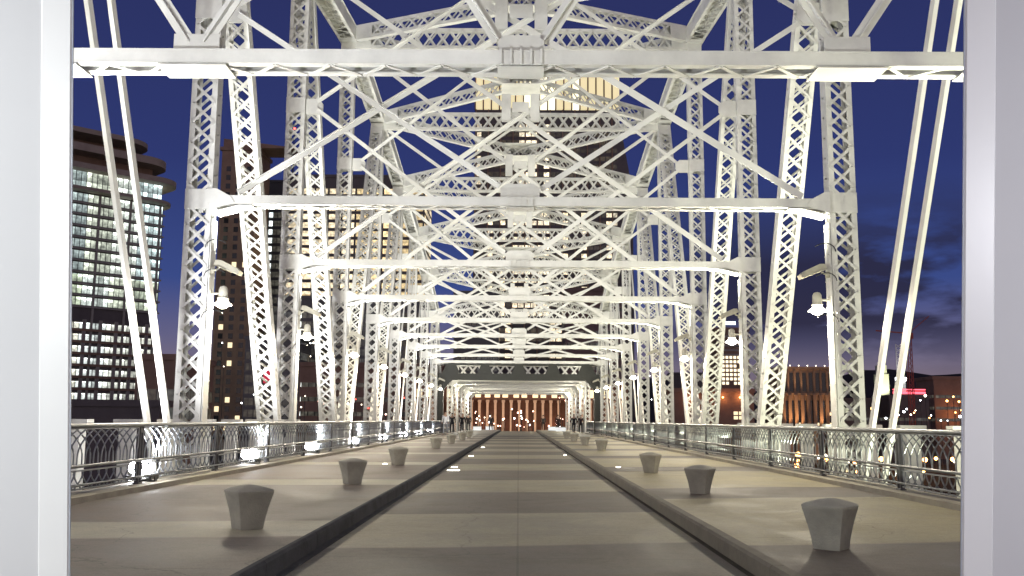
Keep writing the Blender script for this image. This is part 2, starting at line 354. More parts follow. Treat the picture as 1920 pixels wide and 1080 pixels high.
for k in KS:
    y = YK(k); T = TOP[k]; Zm = (ZS + T) / 2; xi = W2 - 0.30
    # portal strut: two channels, plate on top, zigzag lacing beneath, knees down to the posts
    b = MB(); hs = 0.075; yd = 0.215
    for t in (-1, 1):
        yy = y + t * yd
        b.obox((0, yy, ZS), XV * xi, YV * 0.012, ZV * hs)
        b.obox((0, yy - t * 0.05, ZS - hs - 0.011), XV * (xi - 0.02), YV * 0.065, ZV * 0.010)
        b.obox((0, yy - t * 0.05, ZS + hs + 0.011), XV * (xi - 0.02), YV * 0.065, ZV * 0.010)
    n = int(2 * (xi - 0.9) / 0.36)
    for i in range(n):
        x0 = -(xi - 0.9) + i * 0.36; sg = 1 if i % 2 else -1
        b.bar((x0, y - sg * (yd - 0.03), ZS - hs - 0.029), (x0 + 0.36, y + sg * (yd - 0.03), ZS - hs - 0.029), 0.055, 0.012, Vector((1, sg, 0)))
        b.bar((x0, y + sg * (yd - 0.03), ZS + hs + 0.029), (x0 + 0.36, y - sg * (yd - 0.03), ZS + hs + 0.029), 0.055, 0.012, Vector((1, sg, 0)))
    b.obox((0, y, ZS - hs - 0.047), XV * 0.30, YV * (yd - 0.005), ZV * 0.006)
    for s in (-1, 1):
        # soffit plate near the post and stiffened knee
        b.obox((s * (xi - 0.45), y, ZS - hs - 0.047), XV * 0.42, YV * (yd + 0.02), ZV * 0.008)
        for t in (-1, 1):
            yy = y + t * (yd + 0.022)
            b.prism([(s * xi, yy, ZS + 0.24), (s * (xi - 0.10), yy, ZS + 0.24), (s * (xi - 0.40), yy, ZS + 0.075), (s * (xi - 0.50), yy, ZS - 0.07), (s * (xi - 0.08), yy, ZS - 0.20), (s * xi, yy, ZS - 0.26)], (0, t * 0.014, 0))
        b.prism([(s * (xi - 0.55), y - yd - 0.04, ZS - 0.128), (s * (xi - 0.04), y - yd - 0.04, ZS - 0.26), (s * (xi - 0.04), y - yd - 0.04, ZS - 0.28), (s * (xi - 0.55), y - yd - 0.04, ZS - 0.148)], (0, 2 * yd + 0.08, 0))
    st = b.build('portal_strut', M['steel'], span)
    # liner on the inner face of the post
    for s in (-1, 1):
        b = MB(); b.box(min(s * xi, s * (xi - 0.02)), max(s * xi, s * (xi - 0.02)), y - 0.17, y + 0.17, -0.05, ZS - 0.40)
        for i in range(int(ZS / 0.55)):
            for t in (-1, 1): b.obox((s * (xi - 0.026), y + t * 0.14, 0.3 + i * 0.55), XV * 0.010, YV * 0.014, ZV * 0.014)
        b.build('post_liner', M['steel'], span)
    # gussets on the strut and in the middle of the frame
    b = MB()
    gw, gh = (0.30, 0.36) if k < 1 else (0.42, 0.42)
    for t in (-1, 1):
        b.prism([(-gw, y + t * 0.06, ZS - 0.08), (gw, y + t * 0.06, ZS - 0.08), (gw, y + t * 0.06, ZS + gh * 0.8), (gw * 0.7, y + t * 0.06, ZS + gh), (-gw * 0.7, y + t * 0.06, ZS + gh), (-gw, y + t * 0.06, ZS + gh * 0.8)], (0, t * 0.014, 0))
        for q in range(-2, 3): b.box(q * 0.13 - 0.012, q * 0.13 + 0.012, y + t * (yd + 0.04) - 0.01, y + t * (yd + 0.04) + 0.01, ZS - 0.1, ZS + 0.1)
    b.build('strut_gusset', M['steel'], span)
    if k >= 1:
        b = MB()
        for q in (-1, 1):
            b.box(q * 0.44 - 0.14, q * 0.44 + 0.14, y - 0.10, y - 0.086, Zm - 0.42, Zm + 0.42)
            b.box(q * 0.44 - 0.14, q * 0.44 + 0.14, y + 0.086, y + 0.10, Zm - 0.42, Zm + 0.42)
        b.box(-0.26, 0.26, y - 0.10, y - 0.086, Zm - 0.16, Zm + 0.16)
        b.build('centre_gusset', M['steel'], span)
        for s in (-1, 1):
            b = MB()
            for t in (-1, 1):
                b.prism([(s * xi, y + t * 0.055, Zm + 0.24), (s * (xi - 0.36), y + t * 0.055, Zm + 0.24), (s * (xi - 0.50), y + t * 0.055, Zm + 0.10), (s * (xi - 0.50), y + t * 0.055, Zm - 0.10), (s * (xi - 0.36), y + t * 0.055, Zm - 0.24), (s * xi, y + t * 0.055, Zm - 0.24)], (0, t * 0.014, 0))
            b.build('side_gusset', M['steel'], span)
        bw = 0.15
        for s in (-1, 1):
            for (p, q, t) in (((s * (xi - 0.5), ZS + 0.2), (-s * (xi - 0.2), T - 0.55), 0), ((s * (xi - 0.35), Zm - 0.12), (s * 0.45, ZS + 0.35), 1), ((s * (xi - 0.35), Zm + 0.12), (s * 0.45, T - 0.5), 1)):
                b = MB(); off = s * (0.034 if t == 0 else 0.125)
                b.bar((p[0], y + off, p[1]), (q[0], y + off, q[1]), bw if t == 0 else bw * 0.8, 0.018, (0, 0, 1))
                b.bar((p[0], y + off + s * 0.03, p[1] + 0.05), (q[0], y + off + s * 0.03, q[1] + 0.05), 0.02, 0.06, (0, 0, 1))
                b.build('sway_brace', M['rod'], span)
    else:
        for s in (-1, 1):
            for (p, q) in (((0.3, 0.3), (2.2, 3.4)), ((4.15, 0.25), (2.3, 3.4)), ((4.35, 0.25), (6.4, 3.3))):
                b = MB()
                b.bar((s * p[0], y + s * 0.03, ZS + p[1]), (s * q[0], y + s * 0.03, ZS + q[1]), 0.17, 0.02, XV)
                b.bar((s * p[0], y + s * 0.03 - 0.05, ZS + p[1]), (s * q[0], y + s * 0.03 - 0.05, ZS + q[1]), 0.02, 0.07, XV)
                b.build('sway_brace', M['rod'], span)
            b = MB()
            for t in (-1, 1):
                yy = y + t * 0.06
                b.prism([(s * 3.95, yy, ZS - 0.08), (s * 4.55, yy, ZS - 0.08), (s * 4.55, yy, ZS + 0.36), (s * 3.95, yy, ZS + 0.36)], (0, t * 0.014, 0))
            b.obox((s * 4.25, y, ZS - hs - 0.047), XV * 0.45, YV * (yd + 0.03), ZV * 0.008)
            b.build('strut_gusset', M['steel'], span)
    # lattice strut across the top
    lattice((-xi - 0.1, y, T - 0.1), (xi + 0.1, y, T - 0.1), 0.82, 0.26, ZV, 0.52, 0.07, end=0.7).build('top_strut', M['steel'], span)
    if k < 8:
        y1, T1 = YK(k + 1), TOP[k + 1]
        for s in (-1, 1):
            dz = s * 0.02
            lattice((-s * (xi - 0.1), y + 0.3, T + 0.02 + dz), (s * (xi - 0.1), y1 - 0.3, T1 + 0.02 + dz), 0.58, 0.22, ZV, 0.55, 0.065, end=0.8).build('lateral_brace', M['steel'], span)
        b = MB(); c = Vector((0, (y + y1) / 2, (T + T1) / 2 + 0.02)); u = Vector((0, y1 - y, T1 - T)).normalized()
        for t in (-1, 1): b.obox(c + ZV * (t * 0.33), XV * 0.85, u * 0.6, ZV * 0.008)
        for q in (-1, 1): b.obox(c + XV * (q * 0.5), XV * 0.01, u * 0.42, ZV * 0.3)
        b.build('crossing_plate', M['steel'], span)

# ------------------------------------------------------------------ second span behind its dark portal
YP = 86.4
YQ = 77.5
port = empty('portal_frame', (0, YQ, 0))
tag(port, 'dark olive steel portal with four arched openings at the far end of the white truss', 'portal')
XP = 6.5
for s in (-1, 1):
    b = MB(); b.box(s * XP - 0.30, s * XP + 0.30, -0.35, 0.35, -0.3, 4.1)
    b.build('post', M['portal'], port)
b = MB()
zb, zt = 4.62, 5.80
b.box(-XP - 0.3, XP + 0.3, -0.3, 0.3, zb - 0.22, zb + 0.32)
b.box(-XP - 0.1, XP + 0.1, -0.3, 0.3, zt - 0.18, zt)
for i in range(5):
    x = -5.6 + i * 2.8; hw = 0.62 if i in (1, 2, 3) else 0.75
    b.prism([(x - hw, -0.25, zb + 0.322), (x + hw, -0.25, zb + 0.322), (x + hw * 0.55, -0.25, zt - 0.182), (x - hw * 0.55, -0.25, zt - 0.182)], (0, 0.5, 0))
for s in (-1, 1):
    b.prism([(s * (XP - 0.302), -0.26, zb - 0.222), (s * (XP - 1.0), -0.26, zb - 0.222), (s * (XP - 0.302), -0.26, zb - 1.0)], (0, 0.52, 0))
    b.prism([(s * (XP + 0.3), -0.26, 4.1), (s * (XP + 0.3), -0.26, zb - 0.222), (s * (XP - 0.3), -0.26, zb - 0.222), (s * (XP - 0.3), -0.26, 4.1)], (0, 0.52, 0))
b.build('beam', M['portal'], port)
far = empty('far_truss', (0, YP, 0))
tag(far, 'low white steel truss seen through the dark portal, its frames nested one behind another', 'bridge')
lattice((-6.6, 2.6, 5.75), (6.6, 2.6, 5.75), 1.2, 0.3, ZV, 0.9, 0.16, end=0.9).build('strut', M['steel'], far)
b = MB(); b.box(-6.6, 6.6, 2.2, 7, 6.42, 6.5); b.build('cover_plate', M['steel'], far)
for i in range(6):
    y = 5 + i * 7.5; zt = 5.12 - 0.05 * i
    for s in (-1, 1):
        lattice((s * 6.7, y, -0.5 - 0.2 * i), (s * 6.7, y, zt), 0.5, 0.34, XV, 0.5, 0.07).build('post', M['steel'], far)
        if i < 5:
            b = MB(); b.bar((s * 6.7, y, zt), (s * 6.7, y + 7.5, -0.5), 0.2, 0.2); b.build('diagonal', M['rod'], far)
            b = MB(); b.bar((s * 6.7, y, zt), (s * 6.7, y + 7.5, zt - 0.1), 0.5, 0.45); b.build('top_chord', M['steel'], far)
    lattice((-6.45, y, zt), (6.45, y, zt), 0.5, 0.3, ZV, 0.6, 0.09, end=0.9).build('strut', M['steel'], far)
    if i < 5:
        for s in (-1, 1):
            lattice((-s * 6.3, y + 0.3, zt + 0.03 * s), (s * 6.3, y + 7.2, zt - 0.1 + 0.03 * s), 0.35, 0.3, ZV, 0.6, 0.08).build('lateral_brace', M['steel'], far)
    for s in (-1, 1):
        b = MB(); b.prism([(s * 6.42, y - 0.1, zt - 0.26), (s * 5.9, y - 0.1, zt - 0.26), (s * 6.42, y - 0.1, zt - 0.85)], (0, 0.2, 0)); b.build('knee_plate', M['steel'], far)

# ------------------------------------------------------------------ deck
RH = 2.1; XE = 6.12; ZR = -0.165
YC = 112.0; Y0 = -14.0
road = MB()
def sheet(b, x0, x1, zf, th, ys):
    for i in range(len(ys) - 1):
        y0, y1 = ys[i], ys[i + 1]
        vs = [(x0, y0, zf(y0)), (x1, y0, zf(y0)), (x1, y1, zf(y1)), (x0, y1, zf(y1)), (x0, y0, zf(y0) - th), (x1, y0, zf(y0) - th), (x1, y1, zf(y1) - th), (x0, y1, zf(y1) - th)]
        b.add(vs, [(0, 1, 2, 3), (7, 6, 5, 4), (0, 4, 5, 1), (1, 5, 6, 2), (2, 6, 7, 3), (3, 7, 4, 0)] if False else [(0, 1, 2, 3), (7, 6, 5, 4), (1, 5, 6, 2), (3, 7, 4, 0)])
drop = lambda z: (lambda y: z - max(0, y - YC) * 0.055)
YS = [Y0, 40, 80, YC, 118, 126, 136, 160]
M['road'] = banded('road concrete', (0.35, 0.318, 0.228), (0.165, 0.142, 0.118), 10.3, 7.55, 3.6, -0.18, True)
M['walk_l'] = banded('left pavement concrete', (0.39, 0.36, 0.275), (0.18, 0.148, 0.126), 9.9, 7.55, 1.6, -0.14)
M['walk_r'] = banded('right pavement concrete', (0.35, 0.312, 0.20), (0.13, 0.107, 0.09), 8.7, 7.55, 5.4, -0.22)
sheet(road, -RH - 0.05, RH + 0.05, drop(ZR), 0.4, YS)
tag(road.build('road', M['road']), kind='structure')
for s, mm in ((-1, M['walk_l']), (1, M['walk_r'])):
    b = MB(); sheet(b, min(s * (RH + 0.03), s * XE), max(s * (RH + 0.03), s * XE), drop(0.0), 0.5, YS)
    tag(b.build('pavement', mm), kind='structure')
    b = MB()                                        # kerb: bevelled stones with joints
    yy = 4.0
    while yy < YC:
        x0, x1 = s * (RH - 0.01), s * (RH + (0.0 if s < 0 else 0.05))
        b.prism([(x0, yy, ZR - 0.1), (x0, yy, -0.022), (x0 + s * 0.022, yy, 0.004), (x1 + s * 0.06, yy, 0.004), (x1 + s * 0.06, yy, ZR - 0.1)], (0, 1.99, 0))
        yy += 2.0
    tag(b.build('kerb', M['kerb_dark'] if s < 0 else M['kerb_mid']), kind='structure')
    b = MB(); gw_ = 0.10 if s < 0 else 0.07
    sheet(b, min(s * (RH - gw_), s * (RH - 0.012)), max(s * (RH - gw_), s * (RH - 0.012)), drop(ZR + 0.005), 0.1, YS); tag(b.build('gutter', M['kerb_dark'] if s < 0 else M['gutter_shade']), kind='structure')  # dark strip at the kerb foot, gutter shadow put into its colour
    b = MB(); b.box(min(s * (XE - 0.12), s * (XE + 0.42)), max(s * (XE - 0.12), s * (XE + 0.42)), Y0, YP - 0.6, -0.5, 0.085)
    tag(b.build('deck_edge', M['kerbstone']), kind='structure')
# floor beams and stringers under the deck
b = MB()
for k in range(-3, 10): b.box(-7.4, 7.4, YK(k) - 0.2, YK(k) + 0.2, -1.8, -0.6)
tag(b.build('floor_beams', M['steel']), kind='structure')

# ------------------------------------------------------------------ railings
XR = 6.30; RT = 1.075; SP = LP / 2
def infill_mesh(length):
    b = MB(); p = 0.262; n = int(length / p); o = (length - n * p) / 2; t = 0.024
    def curve(fn, m, u0=0, u1=1):
        pts = [fn(u0 + (u1 - u0) * i / m) for i in range(m + 1)]
        b.tube([(q[0], q[1], q[2]) for q in pts], t / 2, 5, False)
    zl, zh = 0.46, 1.00
    for i in range(n + 1):
        y = o + i * p
        for s in (-1, 1):
            lim = lambda yy: min(max(yy, 0.01), length - 0.01)
            curve(lambda u: (s * 0.011, lim(y + s * (0.03 + 0.50 * (max(0, u - 0.25) / 0.75) ** 2.0)), zl + (zh - zl) * u), 9)
            curve(lambda u: (s * 0.011, lim(y + s * (0.262 * math.sin(u * math.pi / 2))), 0.15 + 0.25 * u), 5)
    for z in (1.005, 0.455, 0.405, 0.145):
        b.box(-0.014, 0.014, 0, length, z - 0.011, z + 0.011)
    return b
for s in (-1, 1):
    side = empty('railing', (s * XR, 0, 0))
    tag(side, 'grey metal railing of interlaced arches along the glaring floodlit edge of the left pavement' if s < 0 else 'grey railing of interlaced arches along the right pavement, city lights glinting through it', 'railing', None)
    b = MB(); b.tube([(0, 5.0, RT - 0.03), (0, YP - 1, RT - 0.03)], 0.042, 14); b.build('top_rail', M['rail'], side, True)
    b = MB(); b.tube([(-s * 0.045, 5.0, 0.475), (-s * 0.045, YP - 1, 0.475)], 0.024, 10); b.build('middle_rail', M['rail'], side, True)
    b = MB(); b.tube([(-s * 0.045, 5.0, 0.205), (-s * 0.045, YP - 1, 0.205)], 0.02, 10); b.build('bottom_rail', M['rail'], side, True)
    panel = post = None
    j = 0
    y = YK(-1) + SP
    while y < YP - 2:
        if post is None:
            b = MB()
            for q in (-1, 1): b.box(-0.035, 0.035, q * 0.055 - 0.012, q * 0.055 + 0.012, 0.085, RT - 0.065)
            b.box(-0.05, 0.05, -0.09, 0.09, 0.086, 0.11); b.box(-0.03, 0.03, -0.042, 0.042, 0.42, 0.5); b.box(-0.03, 0.03, -0.042, 0.042, 0.92, 1.0)
            post = b.build('post', M['railpost'], side, False, (0, y, 0))
            panel = infill_mesh(SP - 0.17).build('infill_panel', M['infill'], side, False, (0, y + 0.085, 0))
        else:
            for proto in (post, panel):
                c = proto.copy(); COL.objects.link(c); c.parent = side; c.location.y = y if proto is post else y + 0.085
        y += SP

# ------------------------------------------------------------------ bollards (round head on a four sided foot)
def bollard_mesh():
    b = MB(); n = 48
    prof = [(0.0, 0.138, 1.0), (0.012, 0.145, 1.0), (0.11, 0.160, 0.97), (0.22, 0.186, 0.9), (0.31, 0.218, 0.72), (0.375, 0.248, 0.48), (0.398, 0.258, 0.34), (0.408, 0.256, 0.32), (0.415, 0.246, 0.36), (0.440, 0.165, 0.5), (0.458, 0.09, 0.6), (0.466, 0.045, 0.6), (0.469, 0.02, 0.5)]
    for (z, r, q) in prof:
        for k in range(n):
            a = 2 * math.pi * k / n
            sq = 1 / max(abs(math.cos(a)), abs(math.sin(a)))
            rr = r * ((1 - q) + q * min(sq, 1.37) * 0.90)
            b.v.append((rr * math.cos(a), rr * math.sin(a), z))
    for i in range(len(prof) - 1):
        for k in range(n): b.f.append((i * n + k, i * n + (k + 1) % n, (i + 1) * n + (k + 1) % n, (i + 1) * n + k))
    b.f.append(tuple(range(n))[::-1]); b.f.append(tuple((len(prof) - 1) * n + k for k in range(n)))
    return b
bl = bollard_mesh().build('bollard', M['concrete'], None, True)
ordn = ['nearest', 'second', 'third', 'fourth', 'fifth', 'sixth', 'seventh', 'eighth', 'ninth', 'tenth']
spots = [(-1, -2.90, 10.25), (-1, -3.02, 17.3), (-1, -3.12, 24.6), (-1, -3.35, 38.5), (-1, -3.3, 46.5), (-1, -3.25, 54.5), (-1, -3.25, 62.5),
         (1, 2.95, 9.05), (1, 3.0, 15.7), (1, 3.04, 21.8), (1, 3.3, 37.5), (1, 3.2, 45.5), (1, 3.15, 53.5), (1, 3.15, 61.5)]
cnt = {-1: 0, 1: 0}
for i, (s, x, y) in enumerate(spots):
    o = bl if i == 0 else bl.copy()
    if i: COL.objects.link(o)
    o.location = (x, y, 0.002); o.rotation_euler = (0, 0, math.atan2(-y, -x) + R(-22 if s < 0 else 24) + R(45)); 
    w = ordn[cnt[s]]; cnt[s] += 1
    tag(o, 'faceted concrete bollard, %s from the front along the %s kerb' % (w, 'left' if s < 0 else 'right'), 'bollard', 'faceted concrete bollards along the kerbs')

# ------------------------------------------------------------------ lamps on the posts
wh = {-1: 'rearmost', 0: 'near hidden', 1: 'first', 2: 'second', 3: 'third', 4: 'fourth', 5: 'fifth', 6: 'sixth', 7: 'seventh', 8: 'eighth'}
def post_lamp():
    o = empty('wall_lamp')
    b = MB(); b.box(-0.02, 0.012, -0.07, 0.07, -0.10, 0.12); b.tube([(0.0, 0, 0.02), (0.12, 0, 0.03), (0.30, 0, 0.03)], 0.028, 10); b.build('bracket', M['lampbody'], o, True)
    b = MB(); b.lathe([(0.02, 0.22), (0.075, 0.20), (0.105, 0.14), (0.11, 0.06), (0.11, -0.06), (0.135, -0.075), (0.135, -0.10), (0.10, -0.10)], 20, (0.30, 0, 0)); b.build('hood', M['lampbody'], o, True)
    b = MB(); b.lathe([(0.10, -0.102), (0.12, -0.15), (0.17, -0.20), (0.215, -0.235), (0.215, -0.255), (0.14, -0.27), (0.10, -0.31), (0.04, -0.335)], 24, (0.30, 0, 0)); b.build('glass_shade', M['lampglow'], o, True)
    return o
def flood():
    o = empty('floodlight')
    b = MB(); b.box(-0.02, 0.06, -0.05, 0.05, -0.06, 0.06); b.tube([(0.03, 0, 0), (0.16, 0, 0.06)], 0.022, 8); b.build('arm', M['flood'], o, False)
    b = MB()
    P = [Vector((0.10, 0, 0.17)), Vector((0.62, 0, -0.05))]; u = (P[1] - P[0]).normalized(); n = Vector((-u.z, 0, u.x))
    b.prism([P[0] - n * 0.07 + YV * -0.14, P[1] - n * 0.05 + YV * -0.14, P[1] + n * 0.035 + YV * -0.14, P[1] - u * 0.10 + n * 0.075 + YV * -0.14, P[0] + u * 0.10 + n * 0.09 + YV * -0.14, P[0] + n * 0.05 + YV * -0.14], (0, 0.28, 0))
    b.build('housing', M['flood'], o)
    return o
lp = post_lamp(); fl = flood(); first = True
for k in range(-1, 9):
    for s in (-1, 1):
        x = s * (W2 - 0.322); rz = math.pi if s > 0 else 0.0
        o = lp if first else copy_tree(lp)
        side = 'left' if s < 0 else 'right'
        o.location = (x, YK(k) - 0.02, 3.72 + (0.05 if s < 0 else 0)); o.rotation_euler = (0, 0, rz)
        tag(o, 'lit bell shaped lamp on the %s truss post from the front, %s side' % (wh[k], side), 'lamp', 'bell lamps on the truss posts')
        o.scale = (0.88, 0.88, 0.88)
        f = fl if first else copy_tree(fl)
        f.location = (x - s * 0.003, YK(k) - 0.05, 4.28); f.rotation_euler = (0, 0, rz)
        tag(f, 'cream tilted floodlight above the lamp on the %s post from the front, %s side' % (wh[k], side), 'floodlight', 'tilted floodlights on the truss posts')
        first = False
        if k == 8: continue
        l = lamp('floodlight_beam', 'SPOT', (x - s * 0.40, YK(k) - 0.05, 4.55), (1400 if s < 0 else 850) * (0.5 if k < 1 else 1.0), (0.98, 0.98, 0.92) if s < 0 else (1.0, 0.99, 0.80), spot_size=R(140), spot_blend=0.8, shadow_soft_size=0.15)
        aim(l, (0, 0, 0), (-s * 3.0, 5.0, 7.0))
        if k < 8: lamp('lamp_light', 'POINT', (x - s * 0.42, YK(k) - 0.02, 3.30), (370 if s < 0 else 340) * (0.32 if k < 1 else 1.0), (1.0, 0.88, 0.67), shadow_soft_size=0.12)
# looping cable stubs on the nearest posts
for s in (-1, 1):
    for (k, z) in ((1, 4.75), (1, 4.12), (1, 3.25), (2, 3.2)):
        b = MB(); x = s * (W2 - 0.36)
        pts = [(x + s * 0.25 * math.cos(t) - s * 0.12, YK(k) - 0.26, z + 0.12 * math.sin(t * 1.3) + 0.04 * t) for t in [i * 0.3 for i in range(9)]]
        b.tube(pts, 0.011, 6)
        c = b.build('cable', M['cable'], None, True)
        tag(c, 'black cable curling off the %s post from the front, %s side, %s' % (wh[k], 'left' if s < 0 else 'right', {4.75: 'above the floodlight', 4.12: 'below the floodlight', 3.25: 'below the lamp', 3.2: 'under its lamp'}[z]), 'cable', 'cables on the truss posts')

# ------------------------------------------------------------------ uplights behind the railings
def uplight(mm, front):
    o = empty('uplight')
    b = MB(); b.box(-0.15, 0.15, -0.10, 0.10, 0.02, 0.07 if front else 0.20); b.box(-0.16, -0.151, -0.03, 0.03, 0, 0.06); b.box(0.151, 0.16, -0.03, 0.03, 0, 0.06); b.box(-0.16, 0.16, -0.03, 0.03, -0.001, 0.012); b.build('housing', M['black'], o)
    b = MB(); b.box(-0.13, 0.13, -0.085, 0.085, 0.202, 0.21)
    if front:
        b = MB(); b.lathe([(0.03, 0.071), (0.09, 0.085), (0.13, 0.125), (0.135, 0.165), (0.115, 0.21), (0.065, 0.245), (0.02, 0.255)], 16)
    b.build('lens', mm, o, front)
    return o
ul = {-1: uplight(M['uplens_l'], True), 1: uplight(M['uplens_r'], False)}
UY = [3.0, 9.5, 16.3, 22.8, 29.6, 37.0, 45.0, 53.0, 61.0, 69.0]
UL = {-1: 1900, 1: 850}
UZ = {-1: 0.58, 1: -0.85}
UC = {-1: (0.93, 0.95, 1.0), 1: (0.98, 1.0, 0.74)}
for s in (-1, 1):
    for i, y in enumerate(UY):
        o = ul[s] if i == 0 else copy_tree(ul[s])
        x = s * 6.48
        if s > 0: x, y = 7.6, y - 0.8
        o.location = (x, y, 0.087 if s < 0 else -1.198); o.scale = (1.6, 1.6, 1.45) if s < 0 else (0.8, 0.8, 0.6)
        if y < 12: z = 'beyond view'
        tag(o, 'small black glowing uplight behind the %s railing, %s of its row from the camera' % ('left' if s < 0 else 'right', (ordn + ['farthest'])[i]), 'uplight', 'uplights behind the railings')
        l = lamp('uplight_beam', 'SPOT', (x - s * 0.02, y, UZ[s]), UL[s] * (1.7 if i == 0 else 1.3 if i == 1 else 1.0 if y < 60 else 0.75), UC[s], spot_size=R(118), spot_blend=1.0, shadow_soft_size=0.10)
        aim(l, (x, y, 0.34), (x - s * 3.2, y + 4.6, 8.5))
# lights of the far span
for i in range(4):
    for s in (-1, 1):
        l = lamp('far_span_light', 'POINT', (s * 5.6, YP + 1.2 + i * 11, 3.4), 520, (1.0, 0.95, 0.78), shadow_soft_size=0.2)

# recessed lights in the gutter
for i, (x, y, sx, lab) in enumerate(((-1.72, 25.2, 0.13, 'nearest the camera'), (-1.80, 26.8, 0.07, 'just behind the brightest one'), (-1.74, 35.0, 0.07, 'farther along'), (-1.72, 46.0, 0.07, 'farthest'))):
    b = MB(); b.lathe([(sx, 0), (sx, 0.008), (sx * 0.9, 0.014), (0.02, 0.016)], 20)
    o = b.build('deck_light', M['gutter'], None, False, (x, y, ZR + 0.002)); o.scale = (1.3, 1, 1)
    tag(o, 'white recessed light in the road beside the left kerb, ' + lab, 'deck light', 'recessed deck lights')
for (x, y, z, lab) in ((1.80, 36.5, ZR + 0.002, 'white recessed light in the road beside the right kerb'), (2.55, 24.2, 0.002, 'white recessed light in the right pavement beside the third bollard'), (-3.5, 24.9, 0.002, 'white recessed light in the left pavement beside the third bollard')):
    b = MB(); b.lathe([(0.06, 0), (0.06, 0.008), (0.05, 0.014), (0.02, 0.016)], 20)
    tag(b.build('deck_light', M['gutter'], None, False, (x, y, z)), lab, 'deck light', 'recessed deck lights')

# white caps on the outer edge
capb = MB(); capb.box(-0.14, 0.14, -0.14, 0.14, -1.2, 0.95); capb.prism([(-0.14, -0.14, 0.952), (0.14, -0.14, 0.952), (0.27, -0.14, 1.06), (0.27, -0.14, 1.13), (-0.27, -0.14, 1.13), (-0.27, -0.14, 1.06)], (0, 0.28, 0))
cap = None
for s in (-1, 1):
    for i in range(8):
        if cap is None: cap = capb.build('edge_post', M['steel']); o = cap
        else: o = cap.copy(); COL.objects.link(o)
        o.location = (s * 8.1, 17.2 + i * 2.35, 0)
        tag(o, 'short white post with a flared cap outside the %s railing, %s in its row' % ('left' if s < 0 else 'right', ordn[i]), 'post', 'white capped posts outside the railings')
b = MB(); 
for s in (-1, 1): b.box(min(s * 7.25, s * 8.4), max(s * 7.25, s * 8.4), Y0, YP, -1.4, -1.2)
tag(b.build('outer_ledge', M['steel']), kind='structure')

# ------------------------------------------------------------------ people far along the bridge
def person(loc, heading, top, legs, label, stride=0.3, hair=(0.02, 0.015, 0.01), h=1.72):
    k = h / 1.72
    o = empty('person', loc, heading); tag(o, label, 'person')
    sk = (0.45, 0.30, 0.22)
    def skin(name, verts, edges, rad, mm, root=0):
        me = D.meshes.new(name); me.from_pydata([tuple(c * k for c in v) for v in verts], edges, []); me.materials.append(mm)
        ob = D.objects.new(name, me); COL.objects.link(ob); ob.parent = o
        md = ob.modifiers.new('skin', 'SKIN'); md.use_smooth_shade = True
        for i, r in enumerate(rad): me.skin_vertices[0].data[i].radius = (r * k, r * k * 0.85)
        me.skin_vertices[0].data[root].use_root = True
        ob.modifiers.new('sub', 'SUBSURF').levels = 1; ob.modifiers['sub'].render_levels = 1
        return ob
    ms = mat('skin', sk, 0.6); mt = mat('coat', top, 0.8); ml = mat('trousers', legs, 0.85); mh = mat('hair', hair, 0.6)
    t = stride
    V = [(0, 0, 0.92), (0, 0, 1.12), (0, 0, 1.36), (0, 0.0, 1.47), (0, 0.02, 1.56), (0, 0.03, 1.66),
         (0.10, 0, 0.86), (0.11, t * 0.55, 0.48), (0.11, t * 0.5, 0.07), (0.11, t * 0.5 + 0.16, 0.035),
         (-0.10, 0, 0.86), (-0.11, -t * 0.2, 0.47), (-0.11, -t * 0.9, 0.10), (-0.11, -t * 0.9 + 0.15, 0.035),
         (0.20, 0, 1.38), (0.25, -t * 0.25, 1.12), (0.26, t * 0.1, 0.88), (0.26, t * 0.2, 0.80), (-0.20, 0, 1.38), (-0.25, t * 0.25, 1.12), (-0.26, t * 0.45, 0.90), (-0.26, t * 0.55, 0.82)]
    E = [(0, 1), (1, 2), (2, 3), (3, 4), (4, 5), (0, 6), (6, 7), (7, 8), (8, 9), (0, 10), (10, 11), (11, 12), (12, 13), (2, 14), (14, 15), (15, 16), (16, 17), (2, 18), (18, 19), (19, 20), (20, 21)]
    Rr = [0.13, 0.12, 0.14, 0.055, 0.085, 0.075, 0.085, 0.06, 0.042, 0.035, 0.085, 0.06, 0.042, 0.035, 0.06, 0.045, 0.035, 0.03, 0.06, 0.045, 0.035, 0.03]
    skin('body', V, E, Rr, ms)
    skin('coat', [V[0], V[1], V[2], (0, 0, 1.43), V[14], V[15], V[16], V[18], V[19], V[20], (0, 0, 0.78)], [(0, 1), (1, 2), (2, 3), (2, 4), (4, 5), (5, 6), (2, 7), (7, 8), (8, 9), (0, 10)], [0.165, 0.15, 0.165, 0.08, 0.08, 0.062, 0.052, 0.08, 0.062, 0.052, 0.18], mt)
    skin('trousers', [V[0], V[6], V[7], V[8], V[10], V[11], V[12]], [(0, 1), (1, 2), (2, 3), (0, 4), (4, 5), (5, 6)], [0.14, 0.105, 0.078, 0.06, 0.105, 0.078, 0.06], ml)
    skin('hair', [(0, -0.035, 1.60), (0, -0.015, 1.68), (0, 0.03, 1.715)], [(0, 1), (1, 2)], [0.085, 0.095, 0.075], mh)
    return o
PY = 98.0
person((5.05, 86.0, 0.0), 0.1, (0.012, 0.012, 0.016), (0.015, 0.015, 0.02), 'person in a long black coat walking away on the right, left one of a pair')
person((5.72, 86.8, 0.0), -0.1, (0.03, 0.014, 0.018), (0.012, 0.012, 0.014), 'person in a dark maroon coat walking away on the right, beside one in black', 0.34, h=1.66)
person((-5.65, 73.0, 0.0), 2.9, (0.75, 0.76, 0.8), (0.35, 0.37, 0.42), 'person in a white jacket walking by the left post of the dark portal', 0.28, h=1.8)
person((-5.2, 87.0, 0.0), 3.3, (0.02, 0.02, 0.025), (0.02, 0.02, 0.03), 'person in dark clothes standing inside the portal near the left frames', 0.1)
